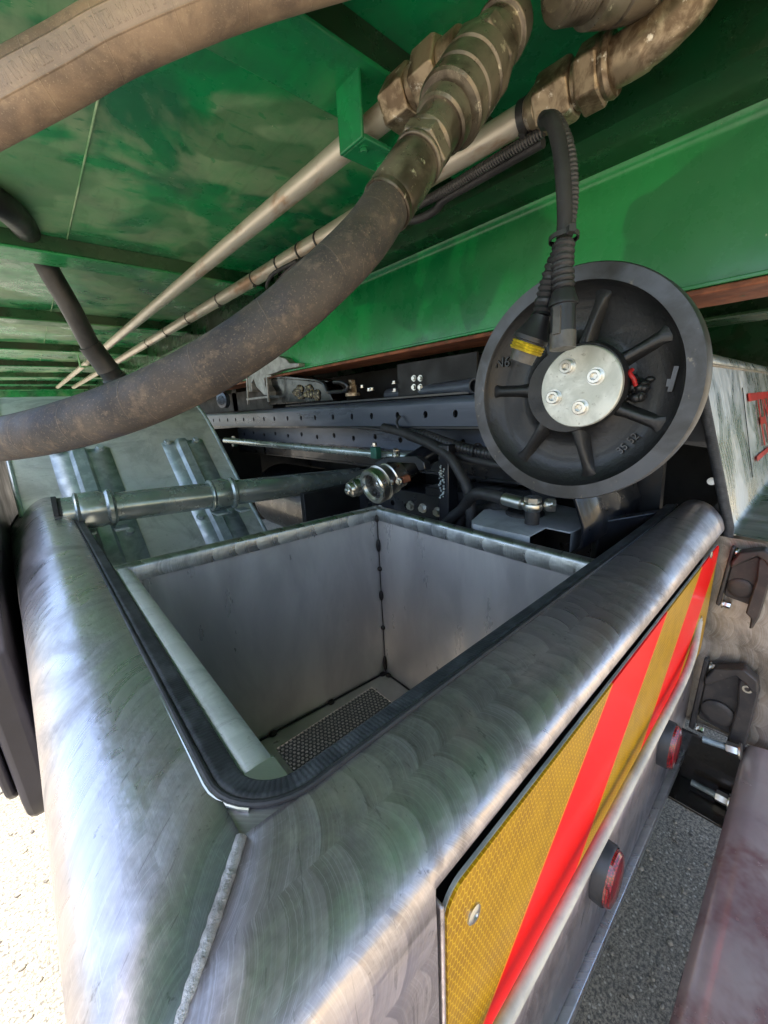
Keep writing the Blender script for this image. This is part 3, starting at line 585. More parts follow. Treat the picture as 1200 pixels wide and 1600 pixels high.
m = MB(); m.lathe(DC + Vector((.03, 0, 0)), (1, 0, 0), [(0, .06), (.06, .055), (.22, .05)], 32); m.build('axle_stub', BLACK, disc)

# ================================================================== ALUMINIUM STORAGE BOX (L shaped surround with a sunken bin)
box = thing('storage_box', 'large bare aluminium storage bin with swirled surround and open top in the foreground', 'storage box', (.4, .5, -1.0))
near = [(0, 0), (.018, .002), (.040, .005), (.062, .009), (.080, .015), (.093, .023), (.102, .034), (.107, .050), (.109, .080), (.1095, .30), (.110, .62)]
rn = [(0, 0), (.018, .001), (.040, .003), (.062, .006), (.079, .010), (.090, .0145), (.0985, .0200), (.1030, .0255), (.1045, .0310), (.1035, .038), (.090, .041)]
rf = [(0, 0), (.012, -.018), (.027, -.030), (.050, -.032), (.070, -.024), (.085, -.010), (.097, .006), (.1025, .020), (.1050, .0320), (.103, .039), (.090, .041)]
far = [(0, 0), (.012, -.022), (.03, -.036), (.06, -.038), (.095, -.022), (.125, .006), (.15, .036), (.170, .075), (.180, .13), (.183, .36), (.185, .62)]
TX, TY, TZ = .055, .241, -.300
def prof_at(t): return [(lerp(a[0], b[0], t), lerp(a[1], b[1], t)) for a, b in zip(near, far)]
def fine(pr, n=4): # smooth the profile
    return [(p.x, p.y) for p in spline([Vector((a, b, 0)) for a, b in pr[:9]], n)] + [pr[9], pr[10]]
# side panel runs along Y from the mitred corner
rows = []
for k in range(0, 25):
    t = k / 24; pr = fine(prof_at(t**1.3))
    row = []
    for u, d in pr:
        y = lerp(TY - u, 1.9, t); row.append((TX - u - .006*t, y, TZ - d))
    rows.append(row)
m = MB(); m.grid(rows); m.build('side_panel', ALUS, box, ang=50, solid=.003)
endrow = rows[-1]
m = MB(); m.tube([Vector(p) + Vector((0, .004, .001)) for p in endrow[:-1]], .008, 10); m.build('edge_trim', TRIM, box)
# rear panel runs along X
XE = 1.235; rows = []; XR = .150
fp = [(p.x, p.y) for p in spline([Vector((a, b, 0)) for a, b in rn[:7] + [(.1040, .0270), (.1070, .0370), (.1085, .054), (.109, .08)]], 4)] + [(.1093, .3), (.1095, .70)]
rows = [[(lerp(TX - u, XR - .004, t), TY - u, TZ - d) for u, d in fp] for t in (0, .33, .66, 1)]
for k in range(0, 25):
    t = k / 24; q = max(0, t - .45)/.55
    pr = [(p.x, p.y) for p in spline([Vector((lerp(a[0], b[0], q), lerp(a[1], b[1], q), 0)) for a, b in zip(rn, rf)], 4)] + [(.086, .042), (.082, .043)]
    rows.append([(lerp(XR, XE, t), TY - u, TZ - d) for u, d in pr])
m = MB(); m.grid(rows); m.build('rear_panel', ALU, box, ang=50, solid=.003)
m = MB(); m.box(TX - .002, TX + .05, TY - .002, TY + .05, TZ - .0045, TZ - .0006); m.build('corner_gusset', ALUS, box)
# face left of the hazard board and recess behind it
YF = TY - .109
def yplate(name, x0, x1, z0, z1, y, mat, th=.003, bevel=0):
    m = MB(); n = max(2, int((x1-x0)/.1)); 
    m.grid([[(lerp(x0, x1, i/n), y, z1), (lerp(x0, x1, i/n), y, z0)] for i in range(n+1)]); return m.build(name, mat, box, solid=th)
m = MB(); m.box(.1505, .1545, YF-.001, YF+.03, -.66, -.352); m.build('recess_edge', ALU, box, bevel=.002)
yplate('recess_shade', .15, XE, -.70, -.345, YF + .022, BLACK)  # black sheet stands for the shade in the aluminium recess under the bend
yplate('lower_face', .150, XE, -1.0, -.64, YF + .012, ALU)
# bright rolled bar along the bottom of the board
bar_pts = spline([(.150, YF-.012, -.588), (.4, YF-.012, -.586), (.8, YF-.012, -.580), (.93, YF-.011, -.574), (1.02, YF-.006, -.560), (1.10, YF+.004, -.530)], 8)
m = MB(); m.tube(bar_pts, .0072, 20); m.build('lower_rail', ALUW, box)
m = MB(); m.box(.152, 1.0, YF+.001, YF+.012, -.660, -.625); m.build('lower_ledge', ALU, box, bevel=.003)
m = MB(); m.box(-.05, XE, YF-.004, YF+.014, -1.012, -.985); m.build('bottom_flange', ALUF, box, bevel=.003)
# weld bead down the mitre
m = MB(); pr = fine(near); bead = []
for i, (u, d) in enumerate(pr[:-1]):
    bead.append(Vector((TX - u, TY - u, TZ - d + .001)))
bp = []
for a, b in zip(bead, bead[1:]):
    n = max(1, int((b-a).length/.0022))
    for k in range(n): bp.append(a.lerp(b, k/n))
rsd = [.0054 + .00025*math.sin(i*1.6) + .0005*math.sin(i*.11) + random.uniform(-.0002, .0002) for i in range(len(bp))]
bp = [p + Vector((.0045*math.sin(3.14*i/len(bp)), -.0010*math.sin(i*.12), -.0012)) for i, p in enumerate(bp)]
m.tube(bp, [r*.8 for r in rsd], 14); m.build('weld_bead', WELDM, box)
# ribbed rubber trim round the opening (left run, rounded corner, rear run)
rc = .050; path = [Vector((TX + .0115 - .004, 1.89, TZ)), Vector((TX + .0115, 1.2, TZ)), Vector((TX + .0115, .8, TZ)), Vector((TX + .0115, .45, TZ))]
cc = Vector((TX + .0115 + rc, TY + .0115 + rc, TZ))
path += [cc + Vector((-math.cos(a)*rc, -math.sin(a)*rc, 0)) for a in [k*math.pi/2/10 for k in range(11)]]
path += [Vector((.30, TY + .0115, TZ)), Vector((.6, TY + .0115, TZ)), Vector((.9, TY + .0115, TZ)), Vector((1.1, TY + .0115, TZ + .003)), Vector((1.235, TY+.012, TZ + .012))]
def sweepflat(path, sec):
    P = [Vector(p) for p in path]; rows = []
    for i, p in enumerate(P):
        t = (P[min(i+1, len(P)-1)] - P[max(i-1, 0)]); t.z = 0; t.normalize(); s_ = Vector((-t.y, t.x, 0))   # s_ points to the inside of the bin
        rows.append([p + s_*a + Vector((0, 0, b)) for a, b in sec])
    return rows
def densify(path, step=.03):
    out = []
    for a, b in zip(path, path[1:]):
        n = max(1, int((b-a).length/step)); out += [a.lerp(b, k/n) for k in range(n)]
    return out + [path[-1]]
pth = densify(path)
sec = [(-.011, -.010), (-.0115, .0), (-.009, .0025), (-.005, .003), (-.003, .0018), (.006, .001), (.010, -.001), (.011, -.012), (.008, -.016), (-.008, -.016)]
m = MB(); m.grid(sweepflat(pth, sec), True); m.build('rubber_trim', TRIM, box, ang=60)
m = MB(); m.tube([p + Vector((0, 0, 0)) for p in [r[0] + Vector((0, 0, .002)) for r in sweepflat(pth, [(-.0135, 0)])]], .0032, 10); m.build('trim_bead', RUB, box)
m = MB(); m.tube([r[0] for r in sweepflat([p for p in pth if p.x < TX + .030], [(-.0178, .0012)])], .0018, 8); m.build('sheet_edge', CHROME, box)
# the sunken bin
BZ = -.90
A0 = Vector((.102, .258, 0)); B0 = Vector((.742, .262, 0)); C0 = Vector((.762, .908, 0)); D0 = Vector((.100, .962, 0))
for a, b in ((A0, B0), (B0, C0), (C0, D0), (D0, A0)):
    m = MB(); inn = Vector((-(b-a).y, (b-a).x, 0)).normalized(); q = [a, b, b - inn*.004, a - inn*.004]
    m.hexa([v + Vector((0, 0, BZ)) for v in q] + [v + Vector((0, 0, TZ - .018)) for v in q]); m.build('bin_wall', STAIN, box)
rimsec = [(.004, -.040), (.004, -.010), (.001, -.003), (-.006, 0), (-.016, 0), (-.023, -.003), (-.026, -.010), (-.026, -.045)]
for a, b in ((B0, C0), (C0, D0), (D0, A0)):
    d = (b-a).normalized(); ex = Vector((0, 0, 0))
    aa = a - d*.0245 if a is not B0 else a; bb = b + d*.0245 if b is not A0 else b + d*.012
    pth2 = densify([aa + Vector((0, 0, TZ)), bb + Vector((0, 0, TZ))], .05)
    sc = rimsec if b is not A0 else [(.016, -.075), (.013, -.040), (.006, -.014), (-.002, -.006), (-.016, -.004), (-.024, -.006), (-.026, -.010), (-.026, -.045)]
    m = MB(); m.grid(sweepflat(pth2, sc)); m.build('rolled_rim', ALUR if b is not A0 else ALUG, box, ang=50)
PX0, PX1, PY0, PY1 = .330, .678, .50, .885           # perforated strip in the floor
m = MB()
for x0, x1, y0, y1 in ((.10, PX0, .26, .975), (PX1, .765, .26, .975), (PX0, PX1, PY1, .975), (PX0, PX1, .26, PY0)): m.box(x0, x1, y0, y1, BZ-.004, BZ)
m.build('bin_floor', STAIN, box)
m = MB(); m.quadface([(PX0, PY0, BZ-.002), (PX1, PY0, BZ-.002), (PX1, PY1, BZ-.002), (PX0, PY1, BZ-.002)]); m.build('perforated_strip', PERF, box, smooth=False)
# burnt weld marks: spots down the corner and along the floor edge
BURN = dirty('burnt_weld', (52, 44, 42), (28, 26, 28), None, sA=60, rough=(.5, .7), metal=.3, sC=200, bump=.5)
cn = Vector((C0.x - .002, C0.y - .003, 0)); m = MB()
m.tube([cn + Vector((0, 0, TZ-.03)), cn + Vector((0, 0, BZ))], .0014, 6)
for z, l in ((-.335, .012), (-.425, .022), (-.505, .008), (-.60, .018), (-.72, .008), (-.86, .03)): m.ball(cn + Vector((-.002, -.002, z)), .0075, (1, 1, l/.0075))
m.build('corner_weld', BURN, box)
for a, b, ts in ((C0, D0, (.02, .33, .62, .95)), (C0, B0, (.03, .22, .5, .8))):
    m = MB(); i_ = Vector((-.003, -.003, BZ+.002)); m.tube([a + i_, b + i_], .003, 6)
    for t in ts: m.ball(a.lerp(b, t) + i_, .010, (1.2, 1.2, .7))
    m.build('floor_weld', BURN, box)

# ================================================================== HAZARD BOARD
hb = thing('hazard_board', 'yellow and red diagonally striped reflective board on the aluminium box', 'marker board', (.68, YF, -.5))
def rrect(x0, x1, z0, z1, r, n=6):
    out = []
    for cx, cz, a0 in ((x1-r, z1-r, 0), (x0+r, z1-r, 90), (x0+r, z0+r, 180), (x1-r, z0+r, 270)):
        out += [(cx + r*math.cos(R(a0 + 90*k/n)), cz + r*math.sin(R(a0 + 90*k/n))) for k in range(n+1)]
    return out
m = MB(); m.prism([(x, YF + .003, z) for x, z in rrect(.1605, 1.198, -.66, -.3605, .022)], (0, .0025, 0)); m.build('board', BOARD, hb, smooth=False)
m = MB(); rr = rrect(.1590, 1.1995, -.6615, -.3590, .023); m.prism([(x, YF + .0056, z) for x, z in rr], (0, .003, 0)); m.build('backing_plate', GALV, hb, smooth=False)
def rivet(x, z): 
    m = MB(); m.lathe((x, YF+.003, z), (0, -1, 0), [(0, .0085), (.0015, .0085), (.003, .006), (.003, .003), (.0018, .0026), (.0018, 0)], 24, False); m.build('rivet', CHROME, hb, ang=40)
for p in (at(744, 1432, 'Y', YF), at(1113, 868, 'Y', YF), at(1097, 968, 'Y', YF)): rivet(p.x, p.z)

# ================================================================== MARKER LAMPS under the board
for (px, py), lab in (((958, 1374), 'nearer and larger of the two red oval lamps below the striped board'), ((1053, 1168), 'farther red oval lamp, beside the lower black rubber latch')):
    YL = YF - .011; c = at(px, py, 'Y', YL)
    lm = thing('marker_lamp', lab, 'lamp', c, 'red marker lamps on the rear of the box')
    def ell(y, a, b, n=28): return [(c.x + a*math.cos(2*math.pi*k/n), y, c.z + b*math.sin(2*math.pi*k/n)) for k in range(n)]
    m = MB(); m.grid([ell(YF+.012, .040, .058), ell(YL+.006, .040, .058), ell(YL+.003, .038, .056)], True); m.build('housing', PLAS, lm, ang=50)
    m = MB(); m.grid([ell(YL+.006, .0365, .0545), ell(YL-.001, .036, .054), ell(YL-.006, .033, .050), ell(YL-.009, .022, .036), ell(YL-.010, .001, .001)], True); m.build('lens', LENS, lm, ang=30)

# ================================================================== RIGHT HAND MODULE: sloping tool locker, ledge, side panel
lock = thing('tool_locker', 'bright aluminium tool locker at the right edge with a red sticker on its sloping face', 'locker', (1.6, .1, -.35))
XL = 1.262; LT = (.235, .062); LB = (.127, -.352)      # (Y, Z) of the face top and bottom
m = MB(); m.grid([[(x, LT[0], LT[1]), (x, lerp(LT[0], LB[0], .5)+.002, lerp(LT[1], LB[1], .5)), (x, LB[0]+.004, LB[1]+.012), (x, LB[0]-.004, LB[1]+.002), (x, LB[0]-.018, LB[1]), (x, -.18, LB[1]-.012)] for x in (XL, 1.5, 1.9, 2.4, 3.25)]); m.build('rear_face', ALUF, lock, ang=60)
m = MB(); m.grid([[(x, LT[0], LT[1]+.001), (x, LT[0]+.015, LT[1]+.028), (x, LT[0]+.03, LT[1]+.036), (x, LT[0]+.10, LT[1]+.042), (x, LT[0]+.5, LT[1]+.05)] for x in (XL-.03, XL, 1.5, 2.4, 3.25)]); m.build('lid', ALUF, lock, ang=40, solid=.004)
m = MB(); m.tube([(x, LT[0]-.002, LT[1]+.003) for x in (XL, 1.6, 3.25)], .004, 8); m.build('lid_edge', ALUB, lock)
m = MB(); m.tube(densify([Vector((XL-.004, LT[0]+.012, LT[1]-.002)), Vector((XL-.004, LT[0]+.004, LT[1]-.02)), Vector((XL-.004, LB[0]+.004, LB[1]+.02)), Vector((XL-.004, LB[0]+.002, LB[1]-.01))], .02), .011, 12); m.build('rubber_trim', TRIM, lock)
m = MB(); m.bar((1.80, lerp(LT[0], LB[0], .14)-.002, lerp(LT[1], LB[1], .14)), (1.72, lerp(LT[0], LB[0], .82)-.002, lerp(LT[1], LB[1], .82)), .006, .002, (0, -1, .25)); m.build('slot', DARK, lock)
fz = Vector((0, LT[0]-LB[0], LT[1]-LB[1])).normalized()
def lf(x, t): return Vector((x, lerp(LT[0], LB[0], t) - .004, lerp(LT[1], LB[1], t)))
st = MB(); st.bar(lf(1.88, .22), lf(3.1, .22), .028, .001, fz.cross(Vector((1, 0, 0)))); st.bar(lf(1.86, .72), lf(3.1, .72), .018, .001, fz.cross(Vector((1, 0, 0)))); st.build('sticker_stripe', SKYR, lock, smooth=False)
text('HYVA', lf(2.42, .47), (1, 0, 0), fz, .27, .0006, SKYR, lock, 'sticker_lettering', .002)
# side of the locker: dark frame plate with an opening
m = MB(); X_ = XL + .003
fo = [(LT[0]+.01, LT[1]), (LB[0]+.01, LB[1]-.01), (LB[0]+.02, -.60), (.9, -.60), (.9, LT[1])]
op = [at(x, y, 'X', X_) for x, y in ((1040, 690), (1108, 700), (1118, 712), (1122, 785), (1112, 795), (1030, 800))]
ring_o = [Vector((X_, .9, LT[1])), Vector((X_, LT[0]+.01, LT[1])), Vector((X_, lerp(LT[0], LB[0], .5)+.01, lerp(LT[1], LB[1], .5))), Vector((X_, LB[0]+.01, LB[1]-.01)), Vector((X_, LB[0]+.02, -.60)), Vector((X_, .9, -.60))]
n = 6
for k in range(n): j = (k+1) % n; m.quadface([ring_o[k], ring_o[j], op[j], op[k]])
for k in range(n): j = (k+1) % n; m.quadface([op[k], op[j], op[j] + Vector((.03, 0, 0)), op[k] + Vector((.03, 0, 0))])
m.build('side_frame', BLACK, lock, smooth=False)
m = MB(); m.prism([(1.55, y, z) for y, z in ((.262, .05), (.160, -.34), (.160, -.90), (2.4, -.90), (2.4, .05))], (.02, 0, 0)); m.build('opening_sky_block', DARK, lock)  # dark sheet added behind the opening to block the sky
m = MB(); p = at(1112, 752, 'X', X_ - .002); bolt('bolt', p, (-1, 0, 0), .007, .006, lock)
# side panel facing the box, below the ledge
m = MB(); XS = 1.243
m.grid([[(XS, y, lerp(-.353, -.36, t)) , (XS, y, -.6), (XS, y, -.905)] for y, t in ((.20, 0), (.10, .3), (0, .7), (-.2, 1))]); m.grid([[(x, y, -.362) for y in (.13, 0, -.2)] for x in (XS, 1.3)]); m.build('side_panel', ALUB, lock, smooth=False)
m = MB(); m.box(XS, 3.2, -.2, .2, -.912, -.906); m.build('bottom_flange', ALUB, lock, bevel=.002)

# two rubber latches holding the rear panel
LATCHM = dirty('dusty_latch_rubber', (66, 60, 56), (50, 47, 46), (96, 88, 80), sA=20, sB=120, rough=(.45, .6), sC=220, bump=.15)
def latch(p0, p1, sc, lab):
    """p0 top and p1 bottom of the mounting plate on the side panel"""
    top = at(*p0, 'X', XS-.012); bot = at(*p1, 'X', XS-.012)
    L = thing('rubber_latch', lab, 'latch', bot, 'black rubber latches on the right of the striped board')
    dz = (top - bot); H = dz.length; w = dz.normalized(); y = Vector((0, -1, 0)); y = (y - w*y.dot(w)).normalized(); nx = Vector((-1, 0, 0))
    def q(a, b, c=0): return bot + y*(a*H*.62) + w*(b*H) + nx*c*H
    m = MB(); m.prism([q(0, 0), q(.09, -.02), q(.10, 1.0), q(.02, 1.02)], nx*.02); m.build('mounting_plate', LATCHM, L, bevel=.003)
    m = MB(); m.prism([q(.10, .80), q(.20, .98), q(.60, 1.10), q(.80, 1.02), q(.84, .90), q(.78, .84), q(.66, .93), q(.52, .98), q(.12, .70)], nx*.035); m.build('lever_arm', LATCHM, L, bevel=.004)
    m = MB(); m.prism([q(.10, .20), q(.10, .68), q(.50, .93), q(.62, .90), q(.66, .12), q(.14, .16)], nx*.010); m.build('web', LATCHM, L, bevel=.003)
    m = MB(); m.prism([q(.56, .92), q(.64, 1.0), q(.80, .98), q(.86, .86), q(.86, .02), q(.80, -.20), q(.74, -.22), q(.72, -.04), q(.60, .02), q(.60, .10), q(.62, .6)], nx*.028); m.build('pull_handle', LATCHM, L, bevel=.005)
    m = MB(); m.lathe(q(.38, .36, .02), nx, [(0, .16*H), (.25*H*.25, .16*H), (.075*H, .14*H), (.08*H, .10*H)], 24); m.build('boss', LATCHM, L, ang=40)
    m = MB(); m.lathe(q(.70, .86, .10), nx, [(0, .045*H), (.008, .045*H), (.008, .026*H), (0, .024*H)], 24, False); m.build('pivot_pin', CHROME, L, ang=40)
    for b in (.02, .93):
        bolt('bolt', q(.12, b, .05), y, .0085, .016, L)
latch((1143, 852), (1120, 940), 1, 'upper black rubber latch beside the pointed end of the striped board')
latch((1100, 1026), (1078, 1130), 1, 'black rubber latch above the bolted bracket, lower of the two')

# ================================================================== REAR BUMPER and its bracket
br = thing('bumper_bracket', 'black textured steel bracket with two long threaded bolts beside the bumper', 'bracket', (1.19, .1, -1.0))
m = MB(); m.box(1.195, 1.205, -.01, .17, -1.07, -.915); m.build('bracket_plate', WETB, br, bevel=.002)
m = MB(); m.box(1.10, 1.195, .145, .155, -1.07, -.915); m.box(1.10, 1.195, .0, .145, -1.075, -1.066); m.build('bracket_web', WETB, br, bevel=.002)
for (x, y), (x2, y2) in (((1098, 1155), (1150, 1172)), ((1080, 1222), (1134, 1250))):
    a = at(x, y, 'X', 1.17); b = at(x2, y2, 'X', 1.17); d = (b-a).normalized(); m = MB()
    L_ = (b-a).length; m.lathe(a, d, [(k*L_/60, .0075 + (.0012 if k % 2 else 0)) for k in range(61)], 14); ro = m.build('threaded_rod', GALV, br, ang=20)
    m = MB(); hexnut(m, a + d*L_*.72, d, .015, .024, .3); m.lathe(a + d*(L_*.72 + .025), d, [(0, .02), (.004, .02)], 20); m.build('hex_nut', CHROME, br, ang=25)
bump = thing('bumper', 'dusty maroon steel underrun bumper beam at the bottom right corner', 'bumper', (1, -.1, -1.0))
m = MB(); zb = -.885; sec_ = [(-.30, zb-.20), (-.30, zb-.015), (-.287, zb), (-.02, zb), (.006, zb-.006), (.018, zb-.022), (.018, zb-.18), (.0, zb-.20)]
m.grid([[(x, y, z) for y, z in sec_] for x in (-.2, .3, .6, 1.0, 1.225)], False); m.quadface([(1.225, y, z) for y, z in sec_]); m.build('beam', BUMP, bump, ang=50)
m = MB(); c = Vector((.62, .0182, -.955)); m.lathe(c, (0, 1, 0), [(0, .016), (.0014, .016)], 20); m.build('drain_hole', DARK, bump)

# ================================================================== BLACK MUD FLAP at the left
fl = thing('mud_flap', 'thick black rubber wheel fender hanging outside the aluminium side panel at the left', 'mud flap', (-.16, 1.0, -.8))
o_ = [(.96, -.40), (.96, -.74), (.968, -.775), (.99, -.80), (1.02, -.81), (1.4, -.90), (2.9, -1.0), (2.9, -.04), (2.2, -.10), (1.6, -.20), (1.2, -.28)]
m = MB(); m.prism([(-.165, y, z) for y, z in o_], (.05, 0, 0)); m.build('flap', TARP, fl, bevel=.012)
m = MB(); m.prism([(-.185, y+.01, z+.06) for y, z in o_], (.016, 0, 0)); m.build('outer_lip', TARP, fl, bevel=.005)

# ================================================================== MUDGUARD with its straps, and the stay tube
mg = thing('mudguard', 'swirled aluminium mudguard with two galvanised straps curving down behind the bin', 'mudguard', (.3, 2, -.3))
arc = [(1.30, -.98), (1.38, -.82), (1.50, -.63), (1.637, -.483), (1.74, -.395), (1.85, -.29), (1.97, -.175), (2.08, -.07), (2.18, .01), (2.29, .068), (2.40, .105), (2.52, .125), (2.70, .137), (3.0, .140)]
arcp = spline([Vector((0, y, z)) for y, z in arc], 5)
m = MB(); m.grid([[(x, p.y, p.z) for x in (-.075, .02, .15, .3, .45, .6, .70)] for p in arcp]); m.build('sheet', ALUG, mg, ang=60)
m = MB(); m.tube([(.70, p.y, p.z) for p in arcp], .008, 10); m.tube([(-.075, p.y, p.z) for p in arcp], .008, 10); m.build('rolled_edge', GALV, mg)
m = MB(); m.grid([[(.700, p.y, p.z), (.700, p.y + .02, p.z - .09)] for p in arcp]); m.build('edge_skirt', ALUG, mg)
def arc_n(i): t = (arcp[min(i+1, len(arcp)-1)] - arcp[max(i-1, 0)]).normalized(); return Vector((0, -t.z, t.y))
for xa, xb in ((.045, .245), (.445, .625)):
    w = xb - xa; pr_ = [(xa, .004), (xa+.30*w, .005), (xa+.36*w, .024), (xa+.56*w, .024), (xa+.62*w, .005), (xb, .004)]
    m = MB(); i0, i1 = 8, 34; rows = []
    for i in range(i0, i1): rows.append([(x, arcp[i].y + arc_n(i).y*h, arcp[i].z + arc_n(i).z*h) for x, h in pr_])
    m.grid(rows); s_ = m.build('strap', GALV, mg, ang=30, solid=.003)
    for i in (33, 24, 19):
        for x in (xa + .14*w, xb - .16*w):
            nn = arc_n(i); bolt('bolt', (x, arcp[i].y + nn.y*.004, arcp[i].z + nn.z*.004), nn, .013, .012, s_, GALV)
tb = thing('stay_tube', 'shiny steel tube with clamp collars crossing in front of the mudguard', 'tube', (.5, 1.58, -.3))
ta, tc = Vector((.03, 1.585, -.275)), Vector((1.36, 1.545, -.345)); td = (tc - ta).normalized()
m = MB(); m.lathe(ta, td, [(0, .050), (1.33, .050)], 40); m.build('tube', NICKEL, tb, ang=40)
for k, (q, l) in enumerate(((.03, .11), (.445, .10))):
    m = MB(); m.lathe(ta + td*q, td, [(0, .051), (.002, .060), (.006, .062), (.014, .058), (.022, .060), (l*.6, .061), (l*.75, .056), (l*.82, .063), (l*.92, .063), (l, .052)], 40); m.build('clamp_collar', NICKEL, tb, ang=30)
    for dx in (.01, .10):
        m = MB(); a = ta + td*(q + dx); m.box(a.x - .012, a.x + .03, a.y - .062, a.y + .0, a.z - .072, a.z - .064); m.build('clamp_lug', GALV, tb, bevel=.002)
m = MB(); m.lathe(ta - td*.022, td, [(0, .056), (.012, .056), (.014, .050), (.024, .050)], 32); m.build('end_cap', RUB, tb, ang=30)
# wheel glimpsed under the mudguard
wh = thing('wheel', 'dark tyre in the shade under the mudguard', 'wheel', (.3, 2.5, -.8))
m = MB(); m.lathe((.02, 2.55, -.85), (1, 0, 0), [(0, .30), (.0, .46), (.03, .52), (.10, .535), (.5, .535), (.57, .52), (.60, .46), (.60, .30)], 64); m.build('tyre', RUB, wh, ang=30)
m = MB(); m.lathe((.05, 2.55, -.85), (1, 0, 0), [(0, .28), (.03, .30), (.50, .30), (.53, .28)], 40); m.build('rim', PLATE, wh)

# ================================================================== CHASSIS
ch = thing('chassis_frame', 'dark steel chassis rails with rows of round holes under the green body', 'chassis', (1.0, 2, 0))
hol = [.12 + k*.135 + (0 if k % 3 else .01) for k in range(40)]
m = MB()
plate_holes('rail_web', (1.0, .25, -.068), (0, 1, 0), (0, 0, 1), (1, 0, 0), 6.2, .070, [(h, .038) for h in hol], .0095, .008, RAILM, ch, .012)
m = MB(); m.grid([[(1.0, y, .002), (1.002, y, .012), (1.008, y, .020), (1.018, y, .024), (1.12, y, .024)] for y in (.25, 1, 2, 4, 6.45)]); m.build('rail_top_flange', RAILM, ch, ang=60)
m = MB(); m.box(1.0, 1.12, .25, 6.45, -.078, -.068); m.build('rail_bottom_flange', BLACK, ch, bevel=.002)
plate_holes('rail_web', (1.15, .4, -.25), (0, 1, 0), (0, 0, 1), (1, 0, 0), 6.0, .17, [(.15 + k*.16, .125 if k % 2 else .115) for k in range(34)], .012, .008, RAILM, ch)
plate_holes('rail_web', (1.142, .4, -.25), (0, 1, 0), (0, 0, 1), (1, 0, 0), 6.0, .075, [(.10 + k*.10, .055) for k in range(50)], .012, .008, BLACK, ch)
m = MB(); m.box(1.14, 1.34, .4, 6.4, -.262, -.251); m.box(1.158, 1.34, .4, 6.4, -.082, -.079); m.build('rail_flange', BLACK, ch, bevel=.002)
m = MB(); m.box(1.90, 1.92, .6, 6.4, -.5, .12); m.build('far_rail', BLACK, ch)  # second rail as a tall slab, also stops light leaking in
for b_ in ((.72, 1.30, 2.9, 2.96, -.5, -.09), (1.3, 2.3, 3.2, 3.3, -.9, .4), (.8, 2.2, 6.46, 6.5, -.9, .16), (.80, 1.9, 1.42, 1.45, -1.0, -.33), (.785, 1.9, .99, 1.0, -1.0, -.50)):
    m = MB(); m.box(*b_); m.build('dark_fill_plate', DARK, ch, bevel=.003)  # plain dark plates added to fill gaps where light would leak through
# low plate with bolt row behind the bin corner
plate_holes('bolt_plate', (.985, .66, -.46), (0, 1, 0), (0, 0, 1), (1, 0, 0), .62, .16, [(.34 + k*.075, .105 - k*.0) for k in range(3)], .011, .01, BLACK, ch)
for x, y in ((642, 790), (661, 794), (684, 800)):
    bolt('flange_bolt', at(x, y, 'X', .984), (-1, 0, 0), .013, .014, ch)
m = MB()
for k in range(34): q = at(690 + random.uniform(-4, 4), 728 + k*1.5, 'X', .93); m.ball(q, random.uniform(.002, .0045))
m.build('weld_spatter', GALV, ch)
m = MB(); m.box(.934, .98, .76, .80, -.42, -.12); m.box(.98, 1.14, .5, .9, -.30, -.27); m.build('gusset', BLACK, ch, bevel=.003)
m = MB(); m.bar((1.0, .35, -.42), (1.24, .24, -.42), .02, .25); m.build('rear_crossmember', BLACK, ch, bevel=.004)
m = MB(); m.grid([[(x, y, z) for y, z in ((.40, -.15), (.36, -.20), (.33, -.28), (.33, -.33), (.36, -.36))] for x in (.88, 1.0, 1.15, 1.26)]); m.build('rear_crossmember', BLACK, ch, ang=70, solid=.008)
m = MB(); m.lathe((1.02, .50, -.22), (1, -.15, 0), [(0, .05), (.3, .05)], 24); m.build('cross_tube', CAST, ch)
# thin bars behind the mudguard
m = MB(); q1_ = at(352, 688, 'Y', 2.3); q2_ = at(660, 716, 'X', 1.0); m.tube([q1_, q2_], .016, 12); m.build('stay_rod', NICKEL, ch)
for x, y in ((586, 708), (366, 692)):
    q = at(x, y, 'X', .94) if x > 500 else at(x, y, 'Y', 2.25); m = MB(); m.box(q.x - .012, q.x + .012, q.y - .02, q.y + .012, q.z - .020, q.z + .022); c_ = m.build('rod_clip', GTIN, ch, bevel=.002)
    bolt('clip_bolt', (q.x, q.y, q.z + .026), (0, 0, 1), .009, .012, c_)
m = MB(); m.lathe((.60, 2.05, -.50), (0, 0, 1), [(0, .03), (.08, .03), (.085, .04), (.11, .04)], 20); m.lathe(at(482, 790, 'Y', 1.55), (0, 0, -1), [(0, .02), (.02, .034), (.08, .036), (.12, .036), (.18, .02)], 20); m.build('air_valve', BLACK, ch, ang=40)
m = MB(); m.lathe((.80, 3.0, -.20), (.2, -1, 0), [(0, .06), (.5, .06)], 20); m.lathe((1.4, .6, -.62), (0, 1, 0), [(0, .2), (.02, .24), (2.2, .24), (2.22, .2)], 32); m.build('air_tank', BLACK, ch, ang=40)

# ---- subframe above the rails: container lock, black arm, small fittings
lk = thing('container_lock', 'pale cast hook with glossy black arm between the chassis rail and the green beam', 'container lock', at(450, 620, 'X', 1.0))
XK = .96
def K(pts, X=XK): return [at(x, y, 'X', X) for x, y in pts]
hook = K([(386, 596), (392, 580), (408, 568), (420, 566), (434, 556), (446, 560), (452, 567), (466, 567), (466, 573), (440, 578), (430, 583), (418, 586), (412, 592), (414, 602), (420, 612), (420, 618), (412, 617), (400, 604), (396, 592), (392, 600), (394, 612), (388, 612)])
m = MB(); m.prism(hook, (.05, 0, 0)); m.build('hook', CLAW, lk, bevel=.003)
m = MB()
for a, b in (((386, 588), (388, 632)), ((417, 588), (420, 628)), ((386, 624), (420, 620)), ((417, 588), (424, 587))):
    m.bar(at(*a, 'X', XK-.01), at(*b, 'X', XK-.01), .010, .010, (1, 0, 0))
